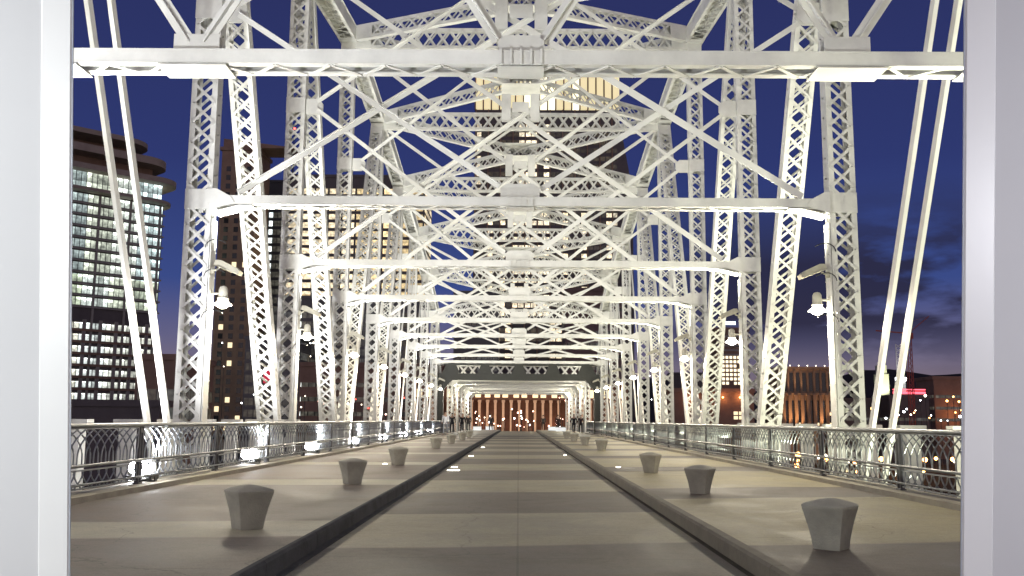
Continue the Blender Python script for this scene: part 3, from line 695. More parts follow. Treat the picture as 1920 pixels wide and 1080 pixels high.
person((-4.9, 92.0, 0.0), 0.2, (0.025, 0.02, 0.02), (0.02, 0.02, 0.02), 'person in a dark brown coat walking away on the left pavement', 0.3)
person((-2.9, 99.0, 0.0), 3.0, (0.015, 0.015, 0.02), (0.02, 0.02, 0.03), 'person in black walking towards the camera left of the road', 0.3)
person((4.1, 98.0, 0.0), 0.0, (0.04, 0.02, 0.02), (0.01, 0.01, 0.015), 'person in a dark red top standing right of the road near the lit boxes', 0.12)
person((-5.6, 79.5, 0.0), 0.15, (0.02, 0.022, 0.03), (0.02, 0.02, 0.025), 'person in a dark blue coat walking away just past the left portal post', 0.3, h=1.7)
person((2.7, 103.0, 0.0), 0.05, (0.03, 0.03, 0.03), (0.015, 0.015, 0.02), 'person in charcoal clothes walking away at the crest right of the road', 0.3)
M['litbox'] = emit('lit bench panel', (0.92, 0.96, 1.0), 0.6)
for (px, y, lab) in ((897, 100, 'low white lit box left of the road, the outer one'), (920, 104, 'low white lit box left of the road, the inner one'), (1053, 98, 'low white lit box right of the road, the wider one'), (1037, 104, 'low white lit box right of the road, the narrower one')):
    o = empty('lit_box', (gx(px, y), y, 0)); tag(o, lab, 'bench', 'lit boxes at the end of the deck')
    w = 0.42 if 'wider' not in lab else 0.5
    b = MB(); b.box(-w, w, -0.25, 0.25, 0.05, 0.42); b.build('panel', M['litbox'], o)
    b = MB(); b.box(-w - 0.05, w + 0.05, -0.3, 0.3, 0.422, 0.48); b.build('seat', M['concrete'], o)

# ------------------------------------------------------------------ river, banks, hills
b = MB(); b.add([(-900, -300, -15), (900, -300, -15), (900, 229, -15), (-900, 229, -15)], [(0, 1, 2, 3)]); tag(b.build('water', M['water']), kind='structure')
b = MB(); b.add([(-3000, 174, -15.3), (26, 174, -15.3), (26, 182, -9), (-3000, 182, -9), (26, 4500, -6), (-3000, 4500, -6)], [(0, 1, 2, 3), (3, 2, 4, 5)])
b.add([(26, 228, -15.3), (3000, 228, -15.3), (3000, 236, -9), (26, 236, -9), (3000, 4500, -6), (26, 4500, -6), (26, 174, -15.3), (26, 182, -9)], [(0, 1, 2, 3), (3, 2, 4, 5), (6, 0, 3, 7)])
tag(b.build('ground', M['ground']), kind='structure')
b = MB(); n = 120; hs_ = []
for i in range(n + 1):
    x = -900 + 3000 * i / n; z = 78 + 18 * math.sin(i * 0.21) + 12 * math.sin(i * 0.53 + 1) + random.uniform(-3, 3)
    hs_.append((x, z))
for i in range(n):
    (x0, z0), (x1, z1) = hs_[i], hs_[i + 1]
    o = len(b.v); b.v += [(x0, 1450, -10), (x1, 1450, -10), (x1, 1650, z1), (x0, 1650, z0), (x1, 1900, -10), (x0, 1900, -10)]; b.f += [(o, o + 1, o + 2, o + 3), (o + 3, o + 2, o + 4, o + 5)]
tag(b.build('hills', M['hill'], None, True), kind='structure')

# ------------------------------------------------------------------ city
M['roofslab'] = mat('pale roof slab', (0.34, 0.29, 0.25), 0.8, 0, 0.1, 0.3)
M['b_brown'] = mat('brown cladding', (0.26, 0.175, 0.13), 0.8, 0, 0.12, 0.3)
M['b_dark'] = mat('dark cladding', (0.10, 0.09, 0.095), 0.6, 0, 0.12, 0.3)
M['b_grey'] = mat('grey concrete slab', (0.30, 0.29, 0.27), 0.7, 0, 0.1, 0.3)
M['b_stone'] = mat('tan stone', (0.26, 0.19, 0.13), 0.8, 0, 0.1, 0.4)
M['b_glass'] = mat('dark facade glass', (0.07, 0.075, 0.085), 0.3, 0.0, 0.1, 0.5)
M['w_green'] = lit_window('lit office glass', ((0.75, 0.95, 0.62), (0.95, 1.0, 0.85), (0.7, 0.95, 1.0)), 2.1, (1.5, 50), 0.8, glow=True)
M['w_mix'] = lit_window('mixed office glass', ((1.0, 0.95, 0.75), (0.9, 0.98, 0.9), (0.85, 0.95, 1.0)), 2.8, (1.5, 50), 0.8, glow=True)
M['w_yellow'] = lit_window('lit yellow glass', ((1.0, 0.70, 0.30), (1.0, 0.78, 0.42), (1.0, 0.85, 0.6)), 1.8, (4.5, 50), 0.85)
M['w_sparse'] = lit_window('sparse glass', ((1.0, 0.8, 0.5), (0.8, 0.95, 1.0)), 2.6, (1.6, 50), 0.27)
M['w_tower'] = lit_window('tower glass', ((1.0, 0.75, 0.42), (1.0, 0.88, 0.65)), 2.0, (2.6, 50), 0.42)
M['w_on'] = emit('lit window', (1.0, 0.82, 0.5), 1.2)
M['w_off'] = mat('unlit window', (0.015, 0.016, 0.02), 0.15)
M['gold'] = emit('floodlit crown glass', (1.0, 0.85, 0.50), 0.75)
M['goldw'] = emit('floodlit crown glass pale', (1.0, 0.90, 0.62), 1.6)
M['red'] = emit('red neon', (1.0, 0.10, 0.14), 3.0)
M['redlamp'] = emit('red lamp', (1.0, 0.08, 0.05), 8.0)
M['orange'] = emit('sodium lamp', (1.0, 0.42, 0.12), 14.0)
M['whitel'] = emit('white street lamp', (0.9, 0.95, 1.0), 14.0)
M['sign'] = emit('blue white sign', (0.7, 0.85, 1.0), 3.0)

def tower(name, label, cat, px0, px1, ptop, Y, depth, body, floor_h, strip, z_lo, p_lo=None, rz=0, strip_h=0.62, inset=0.06, setback=None):
    """tower with one window strip per storey, on its front and its flanks"""
    x0, x1 = gx(px0, Y), gx(px1, Y); zt = gz(ptop, Y); w = x1 - x0; zb = -9
    o = empty(name, ((x0 + x1) / 2, Y, zb), rz); tag(o, label, cat)
    H = zt - zb
    b = MB(); b.box(-w / 2, w / 2, 0, depth, 0, H); b.box(-w / 2 - 0.3, w / 2 + 0.3, -0.3, depth + 0.3, H + 0.002, H + 1.0); b.build('wall', body, o)
    n = int((H - 1.5) / floor_h); lo = max(0, int((z_lo - zb) / floor_h))
    for i in range(lo, min(n, lo + 99)):
        z = i * floor_h + 0.8
        b = MB(); m_ = strip[i % len(strip)] if isinstance(strip, list) else strip
        b.box(-w / 2 + 0.4, w / 2 - 0.4, -inset, -0.003, z, z + floor_h * strip_h)
        b.box(-w / 2 - inset, -w / 2 - 0.003, 0.4, depth - 0.4, z, z + floor_h * strip_h); b.box(w / 2 + 0.003, w / 2 + inset, 0.4, depth - 0.4, z, z + floor_h * strip_h)
        s = b.build('window_strip', m_, o)
    return o, w, H

# left office block, turned, with big roof slabs
KO = 1.85
off = empty('office_block', (-58.5 * KO, 149.5 * KO, -9), math.atan2(9.0, 8.8)); tag(off, 'bright office block at far left with greenish lit floors under dark overhanging roof slabs', 'building')
Lb = 80.0
FP = 3.3; NF = 22
zt = 1.0 + NF * FP
b = MB(); b.box(-Lb, 0, 0, 30, 0, zt)
b.build('wall', M['b_dark'], off)
for i in range(3, NF):
    z = 1.0 + i * FP
    if i == 11: continue
    up = i > 11
    b = MB(); b.box(-Lb + 0.3, -0.3, -0.08, -0.003, z + 0.75, z + (2.95 if up else 2.4))
    b.box(0.003, 0.08, 0.5, 29.5, z + 0.75, z + 2.6)
    b.build('window_strip', M['w_green'] if up else M['w_mix'], off)
    b = MB(); b.box(-Lb, 0.35, -0.6, -0.09, z + 0.02, z + (0.5 if up else 0.7)); b.build('floor_slab', M['b_grey'] if up else M['b_brown'], off)
b = MB()
for q in range(9): b.box(-1.0 - q * 9.0 - 0.3, -1.0 - q * 9.0 + 0.3, -0.40, -0.0895, 0, zt)
b.build('mullion', M['b_grey'], off)
b = MB()
for q in range(17): b.box(-3.0 - q * 4.5 - 0.5, -3.0 - q * 4.5 + 0.5, -0.5, -0.0895, 0, 1.0 + 11 * FP)
b.build('pier', M['b_grey'], off)
for i, (zz, ex, th) in enumerate(((zt + 0.1, 3.2, 0.9), (zt + 6.2, 4.6, 1.6), (zt + 11.2, 1.0, 2.2), (zt + 16.4, -5.0, 1.4))):
    b = MB(); b.prism([(-Lb, -2.5, zz)] + [(ex - 8 + 8 * math.sin(a_), 4.0 - 8 * math.cos(a_), zz) for a_ in [R(9 * q_) for q_ in range(11)]] + [(ex - 0.5, 28, zz), (-Lb, 28, zz)], (0, 0, th)); b.build('roof', M['roofslab'], off)
b = MB(); b.box(-Lb, -0.6, 0.5, 27, zt + 1.11, zt + 6.19); b.build('penthouse', M['w_green'], off)
b = MB(); b.box(-Lb, -3.0, 2.5, 26, zt + 7.81, zt + 11.19); b.box(-Lb, -9, 4.5, 25, zt + 13.41, zt + 16.39); b.build('plant_room', M['b_brown'], off)
# podium below
o, w, H = tower('podium_block', 'lower dark office wing with scattered white windows beside the left office block', 'building', 250, 330, 680, 152, 18, M['b_brown'], 3.0, M['w_sparse'], 0)

# brown residential tower with punched windows
Yb = 310
o = empty('apartment_tower', (gx(427, Yb), Yb, -9)); tag(o, 'tall brown apartment tower with columns of small square windows, left of the white lattice', 'building')
w = gx(462, Yb) - gx(392, Yb); H = gz(285, Yb) + 9
b = MB(); b.box(-w / 2, w / 2, 0, 16, 0, H); b.box(-w / 2 - 0.6, w / 2 + 0.6, -0.6, 16.6, H + 0.002, H + 1.2); b.prism([(-w / 2, 1, H + 1.202), (w / 2 + 14, 1, H + 1.202), (-w / 2, 1, H + 4.5)], (0, 12, 0)); b.build('wall', M['b_brown'], o)
proto = {}
for i in range(31):
    for j, xx in enumerate((-3.6, -0.2, 3.4)):
        m_ = M['w_on'] if random.random() < 0.10 else M['w_off']
        if m_.name not in proto:
            b = MB(); b.box(-0.75, 0.75, -0.06, -0.003, 0, 1.75); q = b.build('window', m_, o); proto[m_.name] = q
        else:
            q = proto[m_.name].copy(); COL.objects.link(q); q.parent = o
        q.location = (xx, 0, 3 + i * 3.02)
tower('glass_tower', 'dark glass tower with sparse white lights right behind the brown apartment tower', 'building', 455, 538, 345, 340, 20, M['b_glass'], 3.2, M['w_sparse'], 0)
o, w, H = tower('lit_tower', 'broad tower with stacked bands of yellow lit floors behind the left truss', 'building', 518, 790, 335, 300, 24, M['b_dark'], 2.85, [M['w_yellow']], gz(560, 300))
tower('lower_glass_block', 'dark glass block with scattered lights under the yellow lit floors', 'building', 512, 800, 563, 292, 6, M['b_glass'], 2.9, M['w_sparse'], -5)

# central skyscraper with floodlit crown
Yc = 380.0
cs = empty('skyscraper', (gx(1030, Yc), Yc, -9)); tag(cs, 'tall dark skyscraper with a golden floodlit crown behind the middle of the truss', 'building')
Hc = gz(206, Yc) + 9; wl = gx(885, Yc) - gx(1030, Yc); wr = gx(1192, Yc) - gx(1030, Yc)
b = MB(); b.prism([(wl, 0, 0), (wr, 0, 0), (wr, 0, Hc * 0.62), (wr - 1.2, 0, Hc * 0.8), (wr - 6, 0, Hc), (wl, 0, Hc)], (0, 36, 0)); b.build('wall', M['b_dark'], cs)
for i in range(8, 38):
    z = 4 + i * 3.45
    if z > Hc - 3: break
    b = MB(); b.box(wl + 1, wr - 6.5, -0.08, -0.003, z, z + 1.8); b.build('window_strip', M['w_tower'], cs)
b = MB()
x = wl + 0.5
while x < wr - 7:
    b.box(x - 0.25, x + 0.25, -0.5, -0.085, 0, Hc); x += 5.2
b.build('pier', M['b_brown'], cs)
Hk = gz(128, Yc) + 9
x = wl; i = 0
while x < wr - 8:
    ww = 3.4
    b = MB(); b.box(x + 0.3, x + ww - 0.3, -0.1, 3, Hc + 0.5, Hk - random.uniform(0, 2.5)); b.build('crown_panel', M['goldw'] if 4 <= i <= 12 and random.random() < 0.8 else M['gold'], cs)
    b = MB(); b.box(x - 0.28, x + 0.28, -0.8, 3, Hc + 0.3, Hk + 0.6); b.build('fin', M['b_stone'], cs)
    x += ww; i += 1
b = MB(); b.box(wl, wr - 6, 3.01, 30, Hc + 0.002, Hk - 1); b.prism([(wl + 12, 6, Hk - 0.998), (wr - 18, 6, Hk - 0.998), (wr - 24, 6, Hk + 10), (wl + 18, 6, Hk + 10)], (0, 18, 0)); b.build('crown', M['b_brown'], cs)
tower('brown_slab_block', 'plain purple brown tower block behind the right side of the truss', 'building', 1062, 1172, 545, 270, 20, mat('purple brown cladding', (0.19, 0.13, 0.12), 0.8, 0, 0.12, 0.3), 3.4, M['w_sparse'], 0, strip_h=0.3)
tower('grey_glass_block', 'blue grey glass block behind the middle of the truss on the left', 'building', 850, 935, 552, 280, 18, M['b_glass'], 3.4, M['w_sparse'], 0, strip_h=0.3)

# red brown arcade closing the view
Ya = 190.0
ar = empty('arcade_building', (gx(975, Ya), Ya, -12)); tag(ar, 'red brown columned building closing the view at the end of the bridge', 'building')
M['rosestone'] = mat('rose stone', (0.50, 0.40, 0.30), 0.8, 0, 0.1, 1.0)
M['brick'] = mat('red brown brick', (0.13, 0.07, 0.05), 0.85, 0, 0.15, 0.8)
za = gz(750, Ya) + 12; zt2 = gz(718, Ya) + 12
b = MB(); b.box(-22, 22, 4, 12, 0, zt2); b.box(-22, 22, 0.2, 3.99, za, zt2 - 0.2); b.build('wall', M['brick'], ar)
colp = None
for i in range(27):
    if colp is None:
        b = MB(); b.box(-0.24, 0.24, -0.1, 0.5, 0, za - 0.003); b.box(-0.34, 0.34, -0.2, 0.6, za - 0.5, za - 0.004); colp = b.build('column', M['rosestone'], ar); c = colp
    else: c = colp.copy(); COL.objects.link(c); c.parent = ar
    c.location.x = -20.8 + i * 1.6
winp = None
for i in range(22):
    if winp is None: b = MB(); b.box(-0.55, 0.55, 0.12, 0.197, za + 0.5, za + 2.1); winp = b.build('window', M['w_on'], ar); c = winp
    else: c = winp.copy(); COL.objects.link(c); c.parent = ar
    c.location.x = -20.2 + i * 1.93 + random.choice((0, 0, 0.3))
for i, x in enumerate((-14, -7, 0, 7, 14)):
    lamp('arcade_light', 'POINT', (ar.location.x + x, Ya + 2.6, 0.0), 90, (1.0, 0.42, 0.22), shadow_soft_size=0.4)
    lamp('arcade_front_wash', 'POINT', (ar.location.x + x + 2, Ya - 9, 1.0), 1700, (1.0, 0.64, 0.42), shadow_soft_size=0.4)  # unseen points added to wash the column fronts
# street lights and neon dots in front of the arcade
def street_lamp(x, y, z0, h, mm, label, grp, r=0.16):
    o = empty('street_lamp', (x, y, z0)); tag(o, label, 'street lamp', grp)
    b = MB(); b.tube([(0, 0, 0), (0, 0, h)], 0.07, 6); b.build('pole', M['black'], o)
    b = MB(); b.lathe([(0.02, -r), (r * 0.7, -r * 0.7), (r, 0), (r * 0.7, r * 0.7), (0.02, r)], 10, (0, 0, h + r)); b.build('globe', mm, o, True)
    return o
M['pink'] = emit('rosy lamp', (1.0, 0.55, 0.42), 8.0)
M['warmw'] = emit('warm lamp', (1.0, 0.85, 0.65), 8.0)
for i in range(46):
    y = random.uniform(150, 185); px = random.uniform(884, 1068); py = 805 - abs(random.gauss(0, 22)) - 2
    z = gz(py, y); zg = -12 if y > 174 else -15
    street_lamp(gx(px, y), y, zg, z - zg, random.choice([M['pink'], M['pink'], M['warmw'], M['whitel']]), 'small glowing street lamp in the crowd of lights before the red brown arcade', 'street lamps before the arcade', random.uniform(0.07, 0.16))

# ---- right bank
tower('grid_office', 'office block with a grid of warm lit windows between the right truss posts', 'building', 1346, 1408, 618, 262, 16, M['b_brown'], 40, M['w_off'], 500)
go = [x for x in COL.objects if x.name.startswith('grid_office')][0]; Yg = 262
w = gx(1408, Yg) - gx(1346, Yg); gp = None
for r_ in range(7):
    for c_ in range(8):
        if random.random() < 0.12: continue
        if gp is None: b = MB(); b.box(-0.36, 0.36, -0.08, -0.003, 0, 0.75); gp = b.build('window', emit('grid window', (1.0, 0.86, 0.6), 1.6), go); q = gp
        else: q = gp.copy(); COL.objects.link(q); q.parent = go
        q.location = (-w / 2 + 0.8 + c_ * 1.1, 0, gz(718, Yg) + 9 + r_ * 1.2)
b = MB(); b.box(-2.6, 1.0, -0.3, 0, gz(606, Yg) + 9, gz(600, Yg) + 9); b.build('roof_sign', M['sign'], go)
b = MB()
for i in range(5): b.box(-w / 2 + 0.3, w / 2 - 0.3, -0.14, -0.003, gz(664, Yg) + 9 + i * 1.3, gz(664, Yg) + 9.5 + i * 1.3)
b.build('louvre', M['b_grey'], go)
tower('brick_warehouse', 'low brick warehouse with an orange wall lamp under the grid office', 'building', 1252, 1415, 733, 232, 14, M['b_brown'], 3.4, M['w_off'], 500)
bw = [x for x in COL.objects if x.name.startswith('brick_warehouse')][0]
for (px, py) in ((1388, 742), (1356, 742), (1300, 745)):
    b = MB(); b.lathe([(0.02, -0.25), (0.25, 0), (0.02, 0.25)], 8, (gx(px, 232) - bw.location.x, -0.5, gz(py, 232) + 9)); b.build('wall_lamp', M['orange'], bw, True)
    lamp('warehouse_light', 'POINT', (gx(px, 232), 230.6, gz(py, 232)), 170, (1.0, 0.36, 0.12), shadow_soft_size=0.3)
for (dx, dz) in ((0, 0), (0, 1.1), (1.3, 0), (1.3, 1.1)):
    b = MB(); b.box(dx, dx + 1.0, -0.06, -0.003, gz(783, 232) + 9 + dz, gz(783, 232) + 9.8 + dz); b.build('window', M['w_on'], bw).location.x = gx(1384, 232) - bw.location.x - 1

# stone building with uplit columns
Ys = 240.0
sb = empty('columned_building', (gx(1516, Ys), Ys, -9)); tag(sb, 'tan stone building with uplit columns and small roof lights on the right bank', 'building')
w = gx(1568, Ys) - gx(1462, Ys); H = gz(688, Ys) + 9
b = MB(); b.box(-w / 2, w / 2, 0, 14, 0, H); b.box(-w / 2 - 0.4, w / 2 + 0.4, -0.5, 14.4, H * 0.72, H * 0.72 + 0.5); b.box(-w / 2 - 0.3, w / 2 + 0.3, -0.3, 14.3, H + 0.002, H + 0.6); b.build('wall', M['b_stone'], sb)
b = MB()
for i in range(9):
    b.box(-w / 2 + 0.6 + i * (w - 1.2) / 8 - 0.22, -w / 2 + 0.6 + i * (w - 1.2) / 8 + 0.22, -0.35, -0.003, H * 0.72 + 0.503, H - 0.4)
b.build('attic_pilasters', M['b_stone'], sb)
b = MB()
for i in range(8):
    b.box(-w / 2 + 1.0 + i * (w - 1.2) / 8, -w / 2 + 1.9 + i * (w - 1.2) / 8, -0.05, -0.003, H * 0.72 + 1.0, H - 1.0)
b.build('attic_windows', M['w_off'], sb)
cp = None
for i in range(9):
    if cp is None: b = MB(); b.box(-0.42, 0.42, -0.6, -0.003, 0, H * 0.72 - 0.003); cp = b.build('column', M['b_stone'], sb); c = cp
    else: c = cp.copy(); COL.objects.link(c); c.parent = sb
    c.location.x = -w / 2 + 0.9 + i * (w - 1.8) / 8
bp_ = None
for i in range(8):
    if bp_ is None: b = MB(); b.box(-0.36, 0.36, -0.04, -0.003, 0.6, H * 0.66); bp_ = b.build('window_bay', M['w_off'], sb); c = bp_
    else: c = bp_.copy(); COL.objects.link(c); c.parent = sb
    c.location.x = -w / 2 + 1.75 + i * (w - 1.8) / 8
wp = None
for i in range(8):
    for j in range(5):
        if random.random() < 0.55: continue
        if wp is None: b = MB(); b.box(-0.22, 0.22, -0.08, -0.043, 0, 0.7); wp = b.build('window', M['w_on'], sb); c = wp
        else: c = wp.copy(); COL.objects.link(c); c.parent = sb
        c.location = (-w / 2 + 1.75 + i * (w - 1.8) / 8, 0, 1.5 + j * 2.6)
tp = None
for i in range(7):
    if tp is None: b = MB(); b.lathe([(0.02, -0.14), (0.14, 0), (0.02, 0.14)], 8); tp = b.build('roof_light', M['warmw'], sb, True); c = tp
    else: c = tp.copy(); COL.objects.link(c); c.parent = sb
    c.location = (-w / 2 + 0.6 + i * (w - 1.2) / 6, -0.45, H + 0.85)
for x in (-5.3, -3.65, -2.0, 3.2, 6.3):
    l = lamp('column_uplight', 'SPOT', (sb.location.x + x, Ys - 2.0, -2.2), 7000, (1.0, 0.50, 0.22), spot_size=R(34), spot_blend=0.7, shadow_soft_size=0.2)
    aim(l, (0, -2.0, 0), (0, -0.5, 9))
for dx in (-5.2, -4.0, -2.8, -1.6):
    l = lamp('cornice_uplight', 'SPOT', (sb.location.x + dx, Ys - 1.2, H * 0.72 - 8.2), 420, (1.0, 0.62, 0.36), spot_size=R(36), spot_blend=0.6, shadow_soft_size=0.2); aim(l, (0, -1.2, 0), (0, 0, 6))

# church tower, floodlit
Yh = 420.0
ch = empty('church_tower', (gx(1659, Yh), Yh, -9)); tag(ch, 'pale floodlit church tower with a pointed spire far off on the right', 'church')
z1, z2 = gz(690, Yh) + 9, gz(655, Yh) + 9
b = MB(); b.box(-2.4, 2.4, 0, 5, 0, z1 - 1.5); b.box(-1.8, 1.8, 0.5, 4.5, z1 - 1.5, z1 + 2.5); b.build('tower', mat('pale limestone', (0.55, 0.55, 0.42), 0.8), ch)
b = MB(); b.lathe([(1.5, z1 + 2.502), (0.9, z1 + 5), (0.05, z2)], 8, (0, 2.5, 0)); b.build('spire', M['b_grey'], ch)
b = MB(); b.box(-0.4, 0.4, 0.42, 0.497, z1 - 0.8, z1 + 1.2); b.build('window', M['w_off'], ch)
l = lamp('church_light', 'SPOT', (ch.location.x - 4, Yh - 14, 5), 60000, (0.95, 1.0, 0.72), spot_size=R(50), spot_blend=0.5, shadow_soft_size=0.5); aim(l, (-4, -14, 5), (0, 0, z1 - 9))

# lit lattice mast and crane
Yq = 300.0
mx_ = empty('lattice_mast', (gx(1690, Yq), Yq, -9)); tag(mx_, 'white lit lattice mast between the twin bars and the crane on the right', 'mast')
b = MB(); z0m, z1m = gz(703, Yq) + 9, gz(640, Yq) + 9
for i in range(8):
    za_ = z0m + (z1m - z0m) * i / 8; zb_ = z0m + (z1m - z0m) * (i + 1) / 8
    for s in (-1, 1):
        b.bar((s * 0.9, 0, za_), (s * 0.9, 0, zb_), 0.18, 0.18); b.bar((s * 0.9, 0.2, za_), (-s * 0.9, 0.2, zb_), 0.14, 0.14)
b.box(-1.5, 1.5, -0.5, 1, 0, z0m); b.build('mast', M['steel'], mx_)
b = MB(); b.box(-1.7, 1.7, -0.7, -0.505, z0m - 0.9, z0m + 0.1); b.build('lamp', M['whitel'], mx_)
lamp('mast_light', 'POINT', (mx_.location.x, Yq - 5, z0m - 9 + 1), 900, (0.95, 0.97, 1.0), shadow_soft_size=0.3)
Yr = 250.0
cr = empty('tower_crane', (gx(1711, Yr), Yr, -9)); tag(cr, 'red lattice tower crane with a long raised jib against the cloudy sky', 'crane')
M['crane'] = mat('red crane paint', (0.30, 0.05, 0.035), 0.5)
zc_ = gz(630, Yr) + 9; b = MB()
n = 22
for i in range(n):
    za_ = zc_ * i / n; zb_ = zc_ * (i + 1) / n
    for s in (-1, 1):
        b.bar((s * 0.55, 0, za_), (s * 0.55, 0, zb_), 0.16, 0.16); b.bar((s * 0.55, 1.1, za_), (s * 0.55, 1.1, zb_), 0.16, 0.16)
        b.bar((s * 0.55, 0.1 if s > 0 else 0.25, za_), (-s * 0.55, 0.1 if s > 0 else 0.25, zb_), 0.1, 0.1)
b.build('mast', M['crane'], cr)
b = MB(); b.box(-0.9, 0.9, -0.5, 1.4, zc_ + 0.003, zc_ + 1.6); b.build('cab', M['crane'], cr)
b = MB(); tip = Vector((gx(1752, Yr) - gx(1711, Yr), 0.5, gz(587, Yr) + 9)); root = Vector((0, 0.5, zc_ + 1.5))
for t in (-0.22, 0.22): b.bar(root + ZV * t, tip + ZV * t * 0.4, 0.09, 0.09)
for i in range(14):
    a = root.lerp(tip, i / 14); c = root.lerp(tip, (i + 1) / 14); q = 0.2 if i % 2 else -0.2; b.bar(a + ZV * q, c - ZV * q, 0.06, 0.06)
b.bar(root, (gx(1650, Yr) - gx(1711, Yr), 0.5, zc_ + 2.2), 0.3, 0.3); b.bar(root + ZV * 3, tip, 0.05, 0.05); b.bar(root, root + ZV * 3, 0.15, 0.15)
b.build('jib', M['crane'], cr)

# low city on the right
items = [('low_block', 'dark low block with a red neon band left of the crane', 1668, 1742, 742, 255), ('low_block', 'dark brick block at the far right edge lit orange from below', 1752, 1812, 706, 270), ('low_block', 'dark flat roofed block behind the right railing near the stone building', 1560, 1670, 748, 262),
         ('low_block', 'dark rooftops block with a stepped skyline at the far right', 1715, 1830, 735, 330), ('low_block', 'distant dark block left of the grid office', 1262, 1345, 700, 420)]
for nm, lab, p0, p1, pt, Y in items:
    o, w, H = tower(nm, lab, 'building', p0, p1, pt, Y, 12, M['b_brown'] if 'brick' in lab else M['b_dark'], 3.3, M['w_sparse'], 0, strip_h=0.25)
    if 'neon' in lab:
        b = MB(); b.box(-w / 2 + 1, w / 2 - 1, -0.4, -0.1, H + 1.3, H + 1.9); b.box(-w / 2 + 1, w / 2 - 1, -0.4, -0.1, H + 2.3, H + 2.6); b.build('neon_sign', M['red'], o)
        b = MB(); b.box(-w / 2 + 1.2, w / 2 - 1.2, -0.3, 0.2, H + 1.001, H + 1.28); b.build('sign_base', M['b_grey'], o)
lamp('orange_wash', 'POINT', (gx(1790, 268), 266, gz(770, 266)), 700, (1.0, 0.36, 0.12), shadow_soft_size=0.5)
# left low mass
tower('dark_quay_block', 'long dark quayside block under the left office block', 'building', 60, 300, 768, 138, 4, M['b_dark'], 3.2, M['w_off'], 500)
tower('mid_block', 'dark mid rise block with a red banner between the left lattices', 'building', 455, 560, 640, 260, 14, M['b_glass'], 3.2, M['w_sparse'], 0)
mbk = [x for x in COL.objects if x.name.startswith('mid_block')][0]
b = MB(); b.box(-2.2, 0.2, -0.3, -0.1, gz(722, 260) + 9, gz(697, 260) + 9); b.build('banner', emit('red banner', (0.9, 0.05, 0.10), 0.5), mbk)
tower('riverside_block', 'dark brown riverside block with red and white lamps behind the left truss', 'building', 560, 830, 690, 215, 10, M['b_brown'], 3.3, M['w_sparse'], 0, strip_h=0.3)
# scattered lamps of the two banks
def scatter(n, px0, px1, py0, py1, ya, yb, mats_, lab, grp, r0=0.14, r1=0.3):
    for i in range(n):
        y = random.uniform(ya, yb); px = random.uniform(px0, px1); py = random.uniform(py0, py1); z = gz(py, y); zg = -9 if y > 182 and not (px > 1200 and y < 233) else -15
        if z < zg + 1.5: z = zg + 1.5
        street_lamp(gx(px, y), y, zg, z - zg, random.choice(mats_), lab, grp, random.uniform(r0, r1))
scatter(26, 1620, 1812, 738, 785, 210, 245, [M['orange'], M['orange'], M['warmw'], M['whitel']], 'small street lamp glowing among the roofs on the right bank', 'street lamps on the right bank')
scatter(34, 1480, 1810, 852, 886, 229, 231, [M['orange'], M['orange'], M['warmw']], 'orange street lamp low on the right river bank seen through the railing', 'orange lamps on the river bank', 0.35, 0.75)
scatter(24, 560, 800, 740, 785, 190, 212, [M['redlamp'], M['pink'], M['whitel'], M['warmw']], 'small red or white street lamp behind the left truss posts', 'street lamps behind the left truss', 0.1, 0.2)
scatter(22, 400, 640, 640, 785, 235, 256, [M['whitel'], M['warmw'], M['whitel']], 'small white lamp among the dark blocks on the left bank', 'white lamps on the left bank', 0.12, 0.22)
scatter(14, 1180, 1345, 690, 780, 225, 320, [M['whitel'], M['warmw']], 'small white lamp beyond the right truss posts', 'white lamps beyond the right truss', 0.12, 0.22)
# roof beacon
bc = empty('aircraft_beacon', (gx(533, 320), 319, gz(335, 320))); tag(bc, 'thin mast with a red beacon above the dark glass tower', 'mast')
b = MB(); b.tube([(0, 0, -6), (0, 0, gz(247, 320) - gz(335, 320))], [0.4, 0.1], 6); b.build('mast', M['black'], bc)
b = MB(); b.lathe([(0.02, -0.45), (0.45, 0), (0.02, 0.45)], 10, (0, 0, gz(245, 320) - gz(335, 320))); b.build('beacon', M['redlamp'], bc)

# ------------------------------------------------------------------ white frame and wall round the view
DF = 3.5
BASE = Matrix.Translation((0, 0, EYE)) @ CAMROT @ Matrix.Rotation(R(0.1), 4, 'Z')
def fp(px, py, d=DF): return BASE @ Vector(((px - 960) / F * d, -(py - 540) / F * d, -d))
pf = empty('picture_frame', fp(970, 540)); tag(pf, 'flat white wooden frame around the night view of the bridge', 'frame')
inv = pf.matrix_world.inverted() if False else Matrix.Translation(-Vector(pf.location))
N = (BASE.to_3x3() @ Vector((0, 0, -1))).normalized()
def stile(px0, px1, py0, py1, name, t0=0.0, t1=0.009):
    b = MB(); q = [fp(px0, py0), fp(px1, py0), fp(px1, py1), fp(px0, py1)]
    e = 0.006
    c = sum((Vector(p) for p in q), Vector()) / 4
    inner = [Vector(p) + (c - Vector(p)).normalized() * 0.0 for p in q]
    ux = (q[1] - q[0]).normalized(); uy = (q[2] - q[1]).normalized()
    f0 = [p + N * t0 for p in (q[0] + ux * e + uy * e, q[1] - ux * e + uy * e, q[2] - ux * e - uy * e, q[3] + ux * e - uy * e)]
    f1 = [p + N * (t0 + e) for p in q]; f2 = [p + N * t1 for p in q]
    vs = [inv @ p for p in f0 + f1 + f2]
    fs = [(0, 1, 2, 3)] + [(i, (i + 1) % 4, 4 + (i + 1) % 4, 4 + i) for i in range(4)] + [(4 + i, 4 + (i + 1) % 4, 8 + (i + 1) % 4, 8 + i) for i in range(4)] + [(11, 10, 9, 8)]
    b.add(vs, fs); return b.build(name, M['frame'], pf)
XL0, XL1, XR0, XR1 = 73, 131.5, 1807.5, 1866
PT, PB = -190, 1190
